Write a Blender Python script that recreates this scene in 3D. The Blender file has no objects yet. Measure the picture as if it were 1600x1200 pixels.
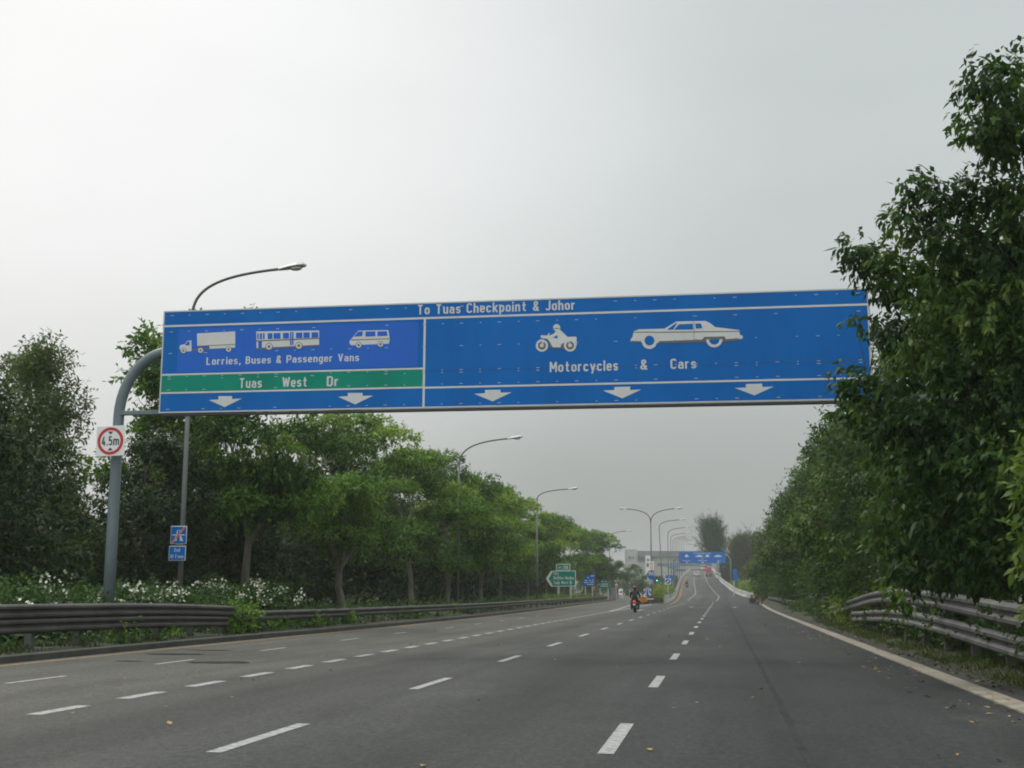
import bpy, bmesh, math, random
import numpy as np
from mathutils import Vector, Matrix
R = math.radians
sc = bpy.context.scene
COL = sc.collection
# ------------------------------------------------------------------ camera
CAM_H, F, YAW, PIT, ROL = 1.44, 1959.4, .1640, .1633, .0046
FW = np.array([-math.sin(YAW)*math.cos(PIT), math.cos(YAW)*math.cos(PIT), math.sin(PIT)])
R0 = np.array([math.cos(YAW), math.sin(YAW), 0.0]); U0 = np.cross(R0, FW)
RT = R0*math.cos(ROL)+U0*math.sin(ROL); UP = -R0*math.sin(ROL)+U0*math.cos(ROL)
cam = bpy.data.cameras.new('camera'); co = bpy.data.objects.new('camera', cam); COL.objects.link(co)
co.matrix_world = Matrix(((RT[0], UP[0], -FW[0], 0), (RT[1], UP[1], -FW[1], 0), (RT[2], UP[2], -FW[2], CAM_H), (0, 0, 0, 1)))
cam.sensor_width = 36.0; cam.lens = F/1600*36.0; cam.clip_start = .1; cam.clip_end = 6000
sc.camera = co
def at(px, py, Y):                     # the point on a photo ray at distance Y down the road
    d = FW+RT*(px-800)/F-UP*(py-600)/F
    p = d*Y/d[1]; return Vector((p[0], p[1], p[2]+CAM_H))
# ------------------------------------------------------------------ light
SUN_EL, SUN_AZ = 52.0, -48.0           # azimuth from +Y, negative = to the left
SKY = 0.1
w = bpy.data.worlds.new('World'); sc.world = w; w.use_nodes = True
nt = w.node_tree; nt.nodes.clear()
def wn(t, **k):
    n = nt.nodes.new(t)
    for a, b in k.items(): setattr(n, a, b)
    return n
out = wn('ShaderNodeOutputWorld'); bg = wn('ShaderNodeBackground'); bg.inputs[1].default_value = SKY
sky = wn('ShaderNodeTexSky'); sky.sky_type = 'NISHITA'; sky.sun_disc = False
sky.sun_elevation = R(SUN_EL); sky.sun_rotation = R(SUN_AZ); sky.air_density = 1.5; sky.dust_density = 4
tc = wn('ShaderNodeTexCoord')
# cloud deck brightness by direction: in view, brightest up to the left where the veiled sun stands
def wdot(v, s=1.0):
    n = wn('ShaderNodeVectorMath', operation='DOT_PRODUCT'); n.inputs[1].default_value = v
    nt.links.new(tc.outputs['Generated'], n.inputs[0]); return n.outputs['Value']
def wmap(src, a, b, c, d, smooth=True):
    n = wn('ShaderNodeMapRange'); n.interpolation_type = 'SMOOTHSTEP' if smooth else 'LINEAR'
    for i, v in enumerate((a, b, c, d)): n.inputs[1+i].default_value = v
    nt.links.new(src, n.inputs[0]); return n.outputs[0]
def wmath(op, a, b):
    n = wn('ShaderNodeMath', operation=op)
    for i, v in enumerate((a, b)):
        if isinstance(v, (int, float)): n.inputs[i].default_value = v
        else: nt.links.new(v, n.inputs[i])
    return n.outputs[0]
sd = Vector((math.sin(R(-40)), math.cos(R(-40)), math.tan(R(26)))).normalized()
glow = wmap(wdot(sd), .76, 1.0, 0.0, 1.0)
elev = wmap(wdot((0, 0, 1)), -.02, .36, 0.0, 1.0)
noi = wn('ShaderNodeTexNoise'); noi.inputs['Scale'].default_value = 1.6; noi.inputs['Detail'].default_value = 5; noi.inputs['Roughness'].default_value = .5
mp = wn('ShaderNodeMapping'); mp.inputs['Scale'].default_value = (1, 1, 2.6)
nt.links.new(tc.outputs['Generated'], mp.inputs[0]); nt.links.new(mp.outputs[0], noi.inputs[0])
cl = wmap(noi.outputs[0], .3, .7, -.04, .04)
val = wmath('ADD', wmath('ADD', .335, wmath('MULTIPLY', elev, .29)), wmath('ADD', wmath('MULTIPLY', glow, .34), cl))
val = wmath('ADD', val, wmap(wdot((0, 0, 1)), .42, .95, 0.0, 1.2))  # unseen sky overhead, raised to give the foreground more light
val = wmath('ADD', val, wmap(wdot((0, -.94, .34)), .1, .9, 0.0, .55))  # added brightness behind the camera, lights the sign, road and tree fronts
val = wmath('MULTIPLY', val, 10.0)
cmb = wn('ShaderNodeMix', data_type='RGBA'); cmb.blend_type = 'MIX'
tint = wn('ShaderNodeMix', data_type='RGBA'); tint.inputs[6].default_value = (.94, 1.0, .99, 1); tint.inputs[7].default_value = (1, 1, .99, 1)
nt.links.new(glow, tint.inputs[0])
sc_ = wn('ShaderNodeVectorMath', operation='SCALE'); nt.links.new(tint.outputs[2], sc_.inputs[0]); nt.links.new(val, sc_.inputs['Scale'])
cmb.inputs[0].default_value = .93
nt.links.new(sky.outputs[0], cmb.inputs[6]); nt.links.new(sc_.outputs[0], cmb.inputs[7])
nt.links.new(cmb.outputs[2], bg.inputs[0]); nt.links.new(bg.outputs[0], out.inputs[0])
sl = bpy.data.lights.new('sun', 'SUN'); sl.energy = 1.5; sl.angle = R(22); sl.color = (1, .96, .9)
so = bpy.data.objects.new('sun', sl); COL.objects.link(so)
sv = Vector((math.sin(R(SUN_AZ))*math.cos(R(SUN_EL)), math.cos(R(SUN_AZ))*math.cos(R(SUN_EL)), math.sin(R(SUN_EL))))
so.rotation_euler = sv.to_track_quat('Z', 'Y').to_euler(); so.location = (0, 0, 60)
sc.view_settings.view_transform = 'Standard'; sc.view_settings.look = 'None'
sc.view_settings.exposure = 0.0; sc.view_settings.gamma = 1.0
sc.render.engine = 'CYCLES'
sc.cycles.use_denoising = True; sc.cycles.filter_width = 1.9
sc.cycles.max_bounces = 8; sc.cycles.diffuse_bounces = 4; sc.cycles.transmission_bounces = 4; sc.cycles.volume_bounces = 1
sc.cycles.caustics_reflective = False; sc.cycles.caustics_refractive = False
# ------------------------------------------------------------------ materials
def mat(name, col, rough=.6, metal=0.0, spec=.5, var=0.0, scale=3.0, col2=None, bump=0.0, bscale=40, stretch=None, trans=0.0, emit=0.0, detail=6):
    m = bpy.data.materials.new(name); m.use_nodes = True; n = m.node_tree; b = n.nodes['Principled BSDF']
    b.inputs['Roughness'].default_value = rough; b.inputs['Metallic'].default_value = metal
    b.inputs['Specular IOR Level'].default_value = spec
    b.inputs['Base Color'].default_value = (*col, 1)
    if emit: b.inputs['Emission Color'].default_value = (*col, 1); b.inputs['Emission Strength'].default_value = emit
    if trans: b.inputs['Transmission Weight'].default_value = trans
    if var or col2:
        g = n.nodes.new('ShaderNodeTexCoord'); t = n.nodes.new('ShaderNodeTexNoise'); t.inputs['Scale'].default_value = scale; t.inputs['Detail'].default_value = detail
        t.inputs['Roughness'].default_value = .62
        src = g.outputs['Object']
        if stretch:
            q = n.nodes.new('ShaderNodeMapping'); q.inputs['Scale'].default_value = stretch; n.links.new(src, q.inputs[0]); src = q.outputs[0]
        n.links.new(src, t.inputs['Vector'])
        c = n.nodes.new('ShaderNodeValToRGB'); e = c.color_ramp.elements
        e[0].position = .32; e[1].position = .68
        if col2: e[0].color = (*col, 1); e[1].color = (*col2, 1)
        else:
            e[0].color = (*[x*(1-var) for x in col], 1); e[1].color = (*[min(1, x*(1+var)) for x in col], 1)
        n.links.new(t.outputs[0], c.inputs[0]); n.links.new(c.outputs[0], b.inputs['Base Color'])
    if bump:
        g = n.nodes.new('ShaderNodeTexCoord'); t = n.nodes.new('ShaderNodeTexNoise'); t.inputs['Scale'].default_value = bscale; t.inputs['Detail'].default_value = 4
        n.links.new(g.outputs['Object'], t.inputs['Vector'])
        u = n.nodes.new('ShaderNodeBump'); u.inputs['Strength'].default_value = bump; u.inputs['Distance'].default_value = .02
        n.links.new(t.outputs[0], u.inputs['Height']); n.links.new(u.outputs[0], b.inputs['Normal'])
    return m
def leaf_mat(name, dark, mid, light, tr=.38, rough=.45):
    m = bpy.data.materials.new(name); m.use_nodes = True; n = m.node_tree; b = n.nodes['Principled BSDF']; o = n.nodes['Material Output']
    a = n.nodes.new('ShaderNodeAttribute'); a.attribute_name = 'tone'
    oi = n.nodes.new('ShaderNodeObjectInfo'); ad = n.nodes.new('ShaderNodeMath'); ad.operation = 'MULTIPLY_ADD'; ad.inputs[1].default_value = .3
    n.links.new(oi.outputs['Random'], ad.inputs[0]); sb = n.nodes.new('ShaderNodeMath'); sb.operation = 'SUBTRACT'; sb.inputs[1].default_value = .15
    n.links.new(a.outputs['Fac'], ad.inputs[2]); n.links.new(ad.outputs[0], sb.inputs[0])
    c = n.nodes.new('ShaderNodeValToRGB'); e = c.color_ramp.elements
    e[0].position = .1; e[0].color = (*dark, 1); e[1].position = .95; e[1].color = (*light, 1)
    k = e.new(.55); k.color = (*mid, 1)
    n.links.new(sb.outputs[0], c.inputs[0]); n.links.new(c.outputs[0], b.inputs['Base Color'])
    b.inputs['Roughness'].default_value = rough+.12; b.inputs['Specular IOR Level'].default_value = .16
    t = n.nodes.new('ShaderNodeBsdfTranslucent'); h = n.nodes.new('ShaderNodeMix'); h.data_type = 'RGBA'; h.blend_type = 'MULTIPLY'; h.inputs[0].default_value = 1
    h.inputs[7].default_value = (1.25, 1.25, .6, 1); n.links.new(c.outputs[0], h.inputs[6]); n.links.new(h.outputs[2], t.inputs[0])
    x = n.nodes.new('ShaderNodeMixShader'); x.inputs[0].default_value = tr
    n.links.new(b.outputs[0], x.inputs[1]); n.links.new(t.outputs[0], x.inputs[2]); n.links.new(x.outputs[0], o.inputs[0])
    return m
def asphalt(name, c1, c2, c3, c4=None):
    m = bpy.data.materials.new(name); m.use_nodes = True; n = m.node_tree; b = n.nodes['Principled BSDF']
    g = n.nodes.new('ShaderNodeTexCoord')
    def noise(scale, st, det=6, ro=.6):
        q = n.nodes.new('ShaderNodeMapping'); q.inputs['Scale'].default_value = st; n.links.new(g.outputs['Object'], q.inputs[0])
        t = n.nodes.new('ShaderNodeTexNoise'); t.inputs['Scale'].default_value = scale; t.inputs['Detail'].default_value = det; t.inputs['Roughness'].default_value = ro
        n.links.new(q.outputs[0], t.inputs['Vector']); return t.outputs[0]
    def ramp(src, p0, p1, a, bb):
        c = n.nodes.new('ShaderNodeValToRGB'); e = c.color_ramp.elements; e[0].position = p0; e[1].position = p1
        e[0].color = (*a, 1); e[1].color = (*bb, 1); n.links.new(src, c.inputs[0]); return c.outputs[0]
    def mul(a, bsrc, f=1.0):
        x = n.nodes.new('ShaderNodeMix'); x.data_type = 'RGBA'; x.blend_type = 'MULTIPLY'; x.inputs[0].default_value = f
        n.links.new(a, x.inputs[6]); n.links.new(bsrc, x.inputs[7]); return x.outputs[2]
    base = ramp(noise(.35, (1, .16, 1)), .35, .65, c1, c2)
    if c4:
        sx = n.nodes.new('ShaderNodeSeparateXYZ'); n.links.new(g.outputs['Object'], sx.inputs[0])
        wob = n.nodes.new('ShaderNodeMath'); wob.operation = 'MULTIPLY_ADD'; wob.inputs[1].default_value = 9.0; n.links.new(noise(.12, (1, .3, 1), 4), wob.inputs[0]); n.links.new(sx.outputs[0], wob.inputs[2])
        mr = n.nodes.new('ShaderNodeMapRange'); mr.interpolation_type = 'SMOOTHSTEP'; mr.inputs[1].default_value = 4.5; mr.inputs[2].default_value = -5.5; n.links.new(wob.outputs[0], mr.inputs[0])
        mx = n.nodes.new('ShaderNodeMix'); mx.data_type = 'RGBA'; mx.inputs[7].default_value = (*c4, 1); n.links.new(mr.outputs[0], mx.inputs[0]); n.links.new(base, mx.inputs[6]); base = mx.outputs[2]
        # oil-darkened strip along each lane centre
        sn = n.nodes.new('ShaderNodeMath'); sn.operation = 'MULTIPLY_ADD'; sn.inputs[1].default_value = 2*math.pi/3.44; sn.inputs[2].default_value = 2.78*2*math.pi/3.44; n.links.new(sx.outputs[0], sn.inputs[0])
        cs = n.nodes.new('ShaderNodeMath'); cs.operation = 'COSINE'; n.links.new(sn.outputs[0], cs.inputs[0])
        m2 = n.nodes.new('ShaderNodeMath'); m2.operation = 'MULTIPLY'; n.links.new(cs.outputs[0], m2.inputs[0]); n.links.new(noise(.5, (.6, .06, 1), 4), m2.inputs[1])
        base = mul(base, ramp(m2.outputs[0], -.3, .55, (1.06,)*3, (.80,)*3))
    lanes = ramp(noise(1.5, (1.0, .02, 1), 3), .36, .66, (.88,)*3, (1.08,)*3)
    grain = ramp(noise(38, (1, 1, 1), 2, .8), .3, .7, (.45,)*3, (1.5,)*3)
    grain2 = ramp(noise(13, (1, .5, 1), 4, .85), .32, .68, (.55,)*3, (1.42,)*3)
    patch = ramp(noise(.45, (1, .45, 1), 8, .7), .54, .66, (1, 1, 1), c3)
    blotch = ramp(noise(.8, (1, .35, 1), 5, .65), .34, .5, (.80,)*3, (1.0,)*3)
    v = mul(mul(mul(mul(mul(base, lanes), grain), grain2), patch), blotch)
    n.links.new(v, b.inputs['Base Color']); b.inputs['Roughness'].default_value = .75; b.inputs['Specular IOR Level'].default_value = .15
    u = n.nodes.new('ShaderNodeBump'); u.inputs['Strength'].default_value = .35; u.inputs['Distance'].default_value = .008
    n.links.new(noise(90, (1, 1, 1), 2), u.inputs['Height']); n.links.new(u.outputs[0], b.inputs['Normal'])
    return m
M = dict(
 road=asphalt('asphalt_dark', (.025, .0265, .026), (.039, .0405, .0395), (1.35, 1.33, 1.3), (.070, .067, .058)),
 slip=asphalt('asphalt_worn', (.066, .064, .054), (.088, .084, .072), (.85, .85, .85)),
 paint=mat('road_paint', (.13, .13, .125), .8, scale=11, col2=(.37, .37, .36), detail=9, bump=.2),
 yellow=mat('yellow_paint', (.28, .17, .05), .7, var=.35, scale=6),
 kerbbeige=mat('kerb_beige', (.15, .13, .10), .85, scale=2.5, col2=(.29, .255, .20), bump=.3),
 kerbdark=mat('kerb_dark', (.022, .022, .019), .9, scale=1.5, col2=(.058, .055, .047), bump=.3),
 soil=mat('verge_soil', (.016, .02, .010), .95, scale=.9, col2=(.036, .045, .016), bump=.5, bscale=14),
 gravelstrip=mat('verge_tar', (.016, .016, .015), .9, scale=2, col2=(.034, .031, .025), bump=.5),
 concrete=mat('concrete', (.26, .26, .24), .85, scale=.5, col2=(.40, .395, .37), bump=.2),
 barrier=mat('barrier_concrete', (.26, .255, .23), .8, scale=.4, col2=(.40, .39, .36)),
 postdark=mat('post_concrete', (.06, .06, .054), .9, scale=3, col2=(.12, .118, .105)), grassdark=leaf_mat('grass_dark', (.018, .03, .009), (.032, .052, .013), (.06, .07, .02), tr=.25),
 galv=mat('galvanised', (.045, .043, .04), .6, metal=.0, scale=1.6, col2=(.125, .12, .113), bump=.1),
 galvdark=mat('galvanised_dirty', (.035, .033, .029), .65, metal=.1, scale=1.4, col2=(.085, .08, .072), bump=.1),
 pole=mat('pole_grey', (.105, .108, .105), .5, metal=.3, var=.18, scale=2),
 gantry=mat('gantry_paint', (.135, .17, .185), .5, var=.12, scale=1.5),
 blue=mat('sign_blue', (.001, .112, .40), .5, spec=.15, scale=.8, col2=(.002, .140, .48), stretch=(1, 1, .25)),
 violet=mat('sign_blue_patch', (.022, .13, .55), .5, spec=.15, var=.04, scale=.8),
 green=mat('sign_green', (.002, .235, .165), .5, spec=.15, var=.12, scale=.9),
 green2=mat('sign_green_small', (.006, .18, .13), .5, spec=.15, var=.08, scale=2),
 white=mat('sign_white', (.60, .60, .59), .5, var=.07, scale=2),
 sheet=mat('sheet_white', (.74, .74, .72), .5, var=.05, scale=2),
 grey=mat('sign_grey', (.12, .12, .115), .6), brown=mat('sign_brown', (.13, .10, .085), .6),
 red=mat('sign_red', (.48, .02, .03), .45, var=.08, scale=3), black=mat('matt_black', (.012, .012, .013), .6),
 orange=mat('sign_orange', (.85, .30, .02), .5, var=.06), salmon=mat('faded_red', (.62, .19, .11), .55),
 alu=mat('aluminium', (.48, .49, .49), .45, metal=.4, var=.08), lens=mat('lamp_lens', (.55, .5, .42), .25, var=.1),
 bark=mat('bark', (.10, .088, .066), .9, scale=3, col2=(.24, .215, .17), bump=.6, bscale=12, stretch=(1, 1, .3)),
 barkdark=mat('bark_dark', (.045, .036, .028), .9, scale=3, col2=(.10, .08, .06), bump=.6, bscale=12, stretch=(1, 1, .3)),
 tyre=mat('tyre', (.015, .015, .016), .75), dark=mat('dark_plastic', (.02, .02, .022), .45), jacket=mat('jacket', (.017, .018, .022), .75, var=.3, scale=8),
 trouser=mat('trousers', (.02, .021, .024), .85, var=.3, scale=8), helmet=mat('helmet', (.11, .012, .015), .3), skin=mat('skin', (.30, .17, .11), .6),
 tail=mat('tail_lamp', (.9, .03, .03), .3, emit=.35), chrome=mat('chrome', (.55, .55, .55), .2, metal=1.0),
 glass=mat('car_glass', (.015, .018, .02), .08), silver=mat('silver_paint', (.42, .44, .46), .3, metal=.5), navy=mat('dark_paint', (.02, .025, .04), .25),
 redpaint=mat('red_paint', (.38, .03, .03), .35), whitepaint=mat('white_paint', (.62, .63, .6), .35), greenlamp=mat('green_lamp', (.1, .9, .5), .3, emit=3.0),
 wallwhite=mat('wall_white', (.60, .60, .57), .8, var=.06, scale=.1), wallgrey=mat('wall_grey', (.34, .34, .33), .8, var=.08, scale=.1),
 roofgrey=mat('roof_grey', (.13, .135, .145), .7, var=.1, scale=.1), winband=mat('window_band', (.10, .12, .13), .2, var=.2, scale=.3), bluewall=mat('blue_cladding', (.06, .15, .34), .6),
 greenwall=mat('green_cladding', (.30, .37, .28), .7),
 petal=mat('petal_white', (.58, .57, .46), .7), petalred=mat('petal_red', (.40, .04, .05), .7), petalyellow=mat('leaf_yellow', (.30, .18, .05), .8),
 lf_road=leaf_mat('leaf_roadside', (.034, .078, .015), (.088, .185, .026), (.20, .295, .038), tr=.28),
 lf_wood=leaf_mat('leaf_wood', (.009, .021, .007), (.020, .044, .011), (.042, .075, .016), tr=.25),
 lf_pale=leaf_mat('leaf_pale', (0.048, 0.079, 0.029), (0.084, 0.126, 0.043), (0.120, 0.168, 0.060)),
 lf_right=leaf_mat('leaf_right', (.022, .050, .013), (.048, .100, .020), (.10, .165, .032), tr=.34, rough=.4),
 lf_near=leaf_mat('leaf_near', (.022, .055, .014), (.055, .115, .024), (.13, .20, .035), tr=.36, rough=.38),
 lf_hedge=leaf_mat('leaf_hedge', (0.026, 0.060, 0.017), (0.048, 0.102, 0.024), (0.096, 0.156, 0.036), tr=.3),
 lf_lime=leaf_mat('leaf_lime', (.07, .12, .016), (.13, .19, .025), (.22, .27, .04)),
 lf_casu=leaf_mat('leaf_casuarina', (.018, .045, .018), (.032, .070, .025), (.056, .10, .035), tr=.2),
 lf_dry=leaf_mat('leaf_dry', (.034, .055, .024), (.06, .076, .034), (.095, .10, .05), tr=.2),
 lf_redb=leaf_mat('leaf_red', (.04, .075, .02), (.09, .05, .026), (.17, .05, .032), tr=.3),
 grass=leaf_mat('grass_blade', (.035, .055, .015), (.06, .10, .02), (.12, .14, .035), tr=.3),
)
# ------------------------------------------------------------------ helpers
class MB:
    def __init__(s): s.v = []; s.f = []; s.m = []; s.cur = 0
    def add(s, vs, fs):
        b = len(s.v); s.v += [tuple(p) for p in vs]
        for f in fs: s.f.append([b+i for i in f]); s.m.append(s.cur)
    def box(s, c, d, rz=0.0):
        x, y, z = [k/2 for k in d]; cs, sn = math.cos(rz), math.sin(rz)
        vs = []
        for a in (-x, x):
            for b in (-y, y):
                for k in (-z, z): vs.append((c[0]+a*cs-b*sn, c[1]+a*sn+b*cs, c[2]+k))
        s.add(vs, [(0, 1, 3, 2), (4, 6, 7, 5), (0, 4, 5, 1), (2, 3, 7, 6), (0, 2, 6, 4), (1, 5, 7, 3)]); return s
    def tube(s, path, rad, n=10, cap=True):
        P = [Vector(p) for p in path]; k = len(P)
        rr = rad if hasattr(rad, '__len__') else [rad]*k
        up = Vector((0, 0, 1)); vs = []; prev = None
        for i in range(k):
            t = (P[min(i+1, k-1)]-P[max(i-1, 0)]).normalized()
            if prev is None:
                a = t.cross(up)
                if a.length < .1: a = t.cross(Vector((1, 0, 0)))
            else: a = prev-t*prev.dot(t)
            a.normalize(); prev = a; b = t.cross(a)
            for j in range(n):
                q = 2*math.pi*j/n; vs.append(P[i]+(a*math.cos(q)+b*math.sin(q))*rr[i])
        fs = [(i*n+j, i*n+(j+1) % n, (i+1)*n+(j+1) % n, (i+1)*n+j) for i in range(k-1) for j in range(n)]
        if cap: fs += [tuple(range(n))[::-1], tuple(range((k-1)*n, k*n))]
        s.add(vs, fs); return s
    def prism(s, pts, d):              # pts: 3-D polygon, extruded along d
        n = len(pts); d = Vector(d); vs = [Vector(p) for p in pts]+[Vector(p)+d for p in pts]
        s.add(vs, [tuple(range(n)), tuple(range(n, 2*n))[::-1]]+[(i, n+i, n+(i+1) % n, (i+1) % n) for i in range(n)]); return s
    def strip(s, A, B):
        n = len(A); s.add(list(A)+list(B), [(i, i+1, n+i+1, n+i) for i in range(n-1)]); return s
    def sweep(s, path, prof, closed=False, side=1):   # prof: (lateral, z) along horizontal path
        P = [Vector(p) for p in path]; k = len(P); n = len(prof); vs = []
        for i in range(k):
            t = P[min(i+1, k-1)]-P[max(i-1, 0)]; t.z = 0; t.normalize(); l = Vector((t.y, -t.x, 0))*side
            for a, z in prof: vs.append(P[i]+l*a+Vector((0, 0, z)))
        fs = []
        for i in range(k-1):
            for j in range(n if closed else n-1): fs.append((i*n+j, i*n+(j+1) % n, (i+1)*n+(j+1) % n, (i+1)*n+j))
        if closed: fs += [tuple(range(n)), tuple(range((k-1)*n, k*n))[::-1]]
        s.add(vs, fs); return s
    def ell(s, c, r, nu=12, nv=8, top=None):
        vs = []; fs = []
        for i in range(nv+1):
            a = math.pi*i/nv
            for j in range(nu):
                b = 2*math.pi*j/nu; vs.append((c[0]+r[0]*math.sin(a)*math.cos(b), c[1]+r[1]*math.sin(a)*math.sin(b), c[2]+r[2]*math.cos(a)))
        for i in range(nv):
            for j in range(nu): fs.append((i*nu+j, (i+1)*nu+j, (i+1)*nu+(j+1) % nu, i*nu+(j+1) % nu))
        s.add(vs, fs); return s
    def build(s, name, m, parent=None, smooth=False, bevel=0.0):
        org = Vector((0, 0, 0))
        if parent is not None:
            p = parent
            while p.parent is not None: p = p.parent
            org = p.location
        me = bpy.data.meshes.new(name); me.from_pydata([tuple(Vector(v)-org) for v in s.v], [], s.f)
        ms = m if isinstance(m, (list, tuple)) else [m]
        for k in ms: me.materials.append(k)
        if len(ms) > 1: me.polygons.foreach_set('material_index', s.m)
        if smooth: me.polygons.foreach_set('use_smooth', [True]*len(me.polygons))
        me.update(); o = bpy.data.objects.new(name, me); COL.objects.link(o)
        bm = bmesh.new(); bm.from_mesh(me); bmesh.ops.recalc_face_normals(bm, faces=bm.faces); bm.to_mesh(me); bm.free()
        if parent is not None: o.parent = parent
        if bevel:
            b = o.modifiers.new('bevel', 'BEVEL'); b.width = bevel; b.segments = 2; b.limit_method = 'ANGLE'
        return o
def tag(o, label=None, cat=None, group=None, kind=None):
    for k, v in (('label', label), ('category', cat), ('group', group), ('kind', kind)):
        if v: o[k] = v
    return o
def thing(name, label, cat, loc=(0, 0, 0), group=None):
    o = bpy.data.objects.new(name, None); COL.objects.link(o); o.location = loc; o.empty_display_size = .3
    return tag(o, label, cat, group)
def struct(o): o['kind'] = 'structure'; return o
def copy_tree(o, parent=None):
    c = o.copy(); COL.objects.link(c)
    if parent is not None: c.parent = parent
    for ch in list(o.children): copy_tree(ch, c)
    return c
def lerp_tab(tab, x):
    if x <= tab[0][0]: return tab[0][1]
    for (a, va), (b, vb) in zip(tab, tab[1:]):
        if x <= b: return va+(vb-va)*(x-a)/(b-a)
    return tab[-1][1]
def smooth_tab(tab, x, wdt=14):
    return sum(lerp_tab(tab, x+wdt*k/3) for k in range(-3, 4))/7
# a condensed road-sign alphabet drawn as mitred strokes; cap height 1
TW = .145; B0, T0, X0 = TW/2, 1-TW/2, .70-TW/2
def arc(cx, cy, rx, ry, a0, a1, n=5): return [(cx+rx*math.cos(R(a0+(a1-a0)*i/n)), cy+ry*math.sin(R(a0+(a1-a0)*i/n))) for i in range(n+1)]
def loop(x0, y0, x1, y1, r): return arc(x1-r, y1-r, r, r, 0, 90)+arc(x0+r, y1-r, r, r, 90, 180)+arc(x0+r, y0+r, r, r, 180, 270)+arc(x1-r, y0+r, r, r, 270, 360)+[(x1, y1-r)]
def glyphs():
    w, r = .30, .14; W = .36; q = .17; G = {}
    o = loop(0, B0, w, X0, r); xh = .70
    arch = lambda a: arc(a+r, X0-r, r, r, 180, 90)+arc(a+w-r, X0-r, r, r, 90, 0)
    G['o'] = [o]; G['c'] = [arc(w-r, X0-r, r, r, 10, 90)+arc(r, X0-r, r, r, 90, 180)+arc(r, B0+r, r, r, 180, 270)+arc(w-r, B0+r, r, r, 270, 350)]
    G['e'] = [[(.0, .36), (w-.01, .36)], [(w, .29)]+arc(w-r, X0-r, r, r, 0, 90)+arc(r, X0-r, r, r, 90, 180)+arc(r, B0+r, r, r, 180, 270)+arc(w-r, B0+r, r, r, 270, 345)]
    G['a'] = [arc(r, X0-r, r, r, 165, 90)+arc(w-r, X0-r, r, r, 90, 0)+[(w, 0)], [(w, .40)]+arc(.12, .28, .12, .12, 90, 180)+arc(.12, B0+.12, .12, .12, 180, 270)+[(w, B0)]]
    G['h'] = [[(0, 0), (0, 1)], arch(0)+[(w, 0)]]; G['n'] = [[(0, 0), (0, xh)], arch(0)+[(w, 0)]]
    G['m'] = [[(0, 0), (0, xh)], arch(0)+[(w, 0)], [(x+w, y) for x, y in arch(0)]+[(2*w, 0)]]
    G['u'] = [[(w, 0), (w, xh)], [(0, xh)]+arc(r, B0+r, r, r, 180, 270)+arc(w-r, B0+r, r, r, 270, 360)]
    G['k'] = [[(0, 0), (0, 1)], [(w+.02, xh), (.02, .28)], [(.12, .40), (w+.03, 0)]]
    G['p'] = [[(0, -.24), (0, xh)], o]; G['d'] = [[(w, 0), (w, 1)], o]; G['b'] = [[(0, 0), (0, 1)], o]
    G['g'] = [[(w, xh)]+arc(w-r, -.05, r, r, 0, -90)+[(.02, -.19)], o]
    G['i'] = [[(0, 0), (0, xh)], [(0, .82), (0, .98)]]; G['l'] = [[(0, 0), (0, 1)]]
    G['t'] = [[(.10, .95)]+arc(.10+.13, B0+.13, .13, .13, 180, 270)+[(.28, B0)], [(-.03, X0), (.27, X0)]]
    G['f'] = [[(.10, 0)]+arc(.10+.13, T0-.13, .13, .13, 180, 90)+[(.27, T0)], [(-.02, X0-.02), (.25, X0-.02)]]
    G['r'] = [[(0, 0), (0, xh)], arc(r, X0-r, r, r, 180, 90)+[(.22, X0)]]
    def S_(w, y0, y1, r): m = (y0+y1)/2; r2 = (y1-y0)/4; return arc(w-r, y1-r2, r, r2, 15, 90)+arc(r, y1-r2, r, r2, 90, 180)+arc(r, y1-r2, r, r2, 180, 270)[1:]+arc(w-r, m-r2, r, r2, 90, 0)+arc(w-r, m-r2, r, r2, 0, -90)[1:]+arc(r, y0+r2, r, r2, 270, 195)
    G['s'] = [S_(.28, B0, X0, .13)]; G['S'] = [S_(W, B0, T0, q)]
    G['y'] = [[(0, xh), (.17, .06)], [(.34, xh), (.10, -.24)]]
    G['w'] = [[(0, xh), (.13, .03), (.25, .6), (.37, .03), (.50, xh)]]
    G['T'] = [[(-.02, T0), (.40, T0)], [(.19, 0), (.19, T0-.01)]]
    G['C'] = [arc(W-q, T0-q, q, q, 5, 90)+arc(q, T0-q, q, q, 90, 180)+arc(q, B0+q, q, q, 180, 270)+arc(W-q, B0+q, q, q, 270, 355)]
    G['O'] = [loop(0, B0, W, T0, q)]; G['D'] = [[(0, B0)]+arc(W-q, B0+q, q, q, 270, 360)+arc(W-q, T0-q, q, q, 0, 90)+[(0, T0), (0, B0), (.03, B0)]]
    G['J'] = [[(.30, 1)]+arc(.15, B0+.15, .15, .15, 360, 180)]
    G['L'] = [[(0, 1), (0, B0), (.33, B0)]]; G['E'] = [[(.33, T0), (0, T0), (0, B0), (.33, B0)], [(0, .52), (.29, .52)]]
    G['I'] = [[(0, 0), (0, 1)]]; G['X'] = [[(0, 0), (.38, 1)], [(0, 1), (.38, 0)]]
    G['P'] = [[(0, 0), (0, 1)], [(0, T0)]+arc(W-q, T0-q, q, q, 90, 0)+arc(W-q, .42+q, q, q, 0, -90)+[(0, .42)]]
    G['R'] = G['P']+[[(.15, .42), (.36, 0)]]
    G['B'] = [[(0, 0), (0, 1)], [(0, T0)]+arc(W-q-.02, T0-.2, q, .2, 90, -90)+[(0, T0-.4)], [(0, B0)]+arc(W-q, B0+.225, q, .225, -90, 90)+[(0, B0+.45)]]
    G['V'] = [[(0, 1), (.19, .03), (.38, 1)]]; G['W'] = [[(0, 1), (.14, .03), (.29, .9), (.44, .03), (.58, 1)]]
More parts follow.
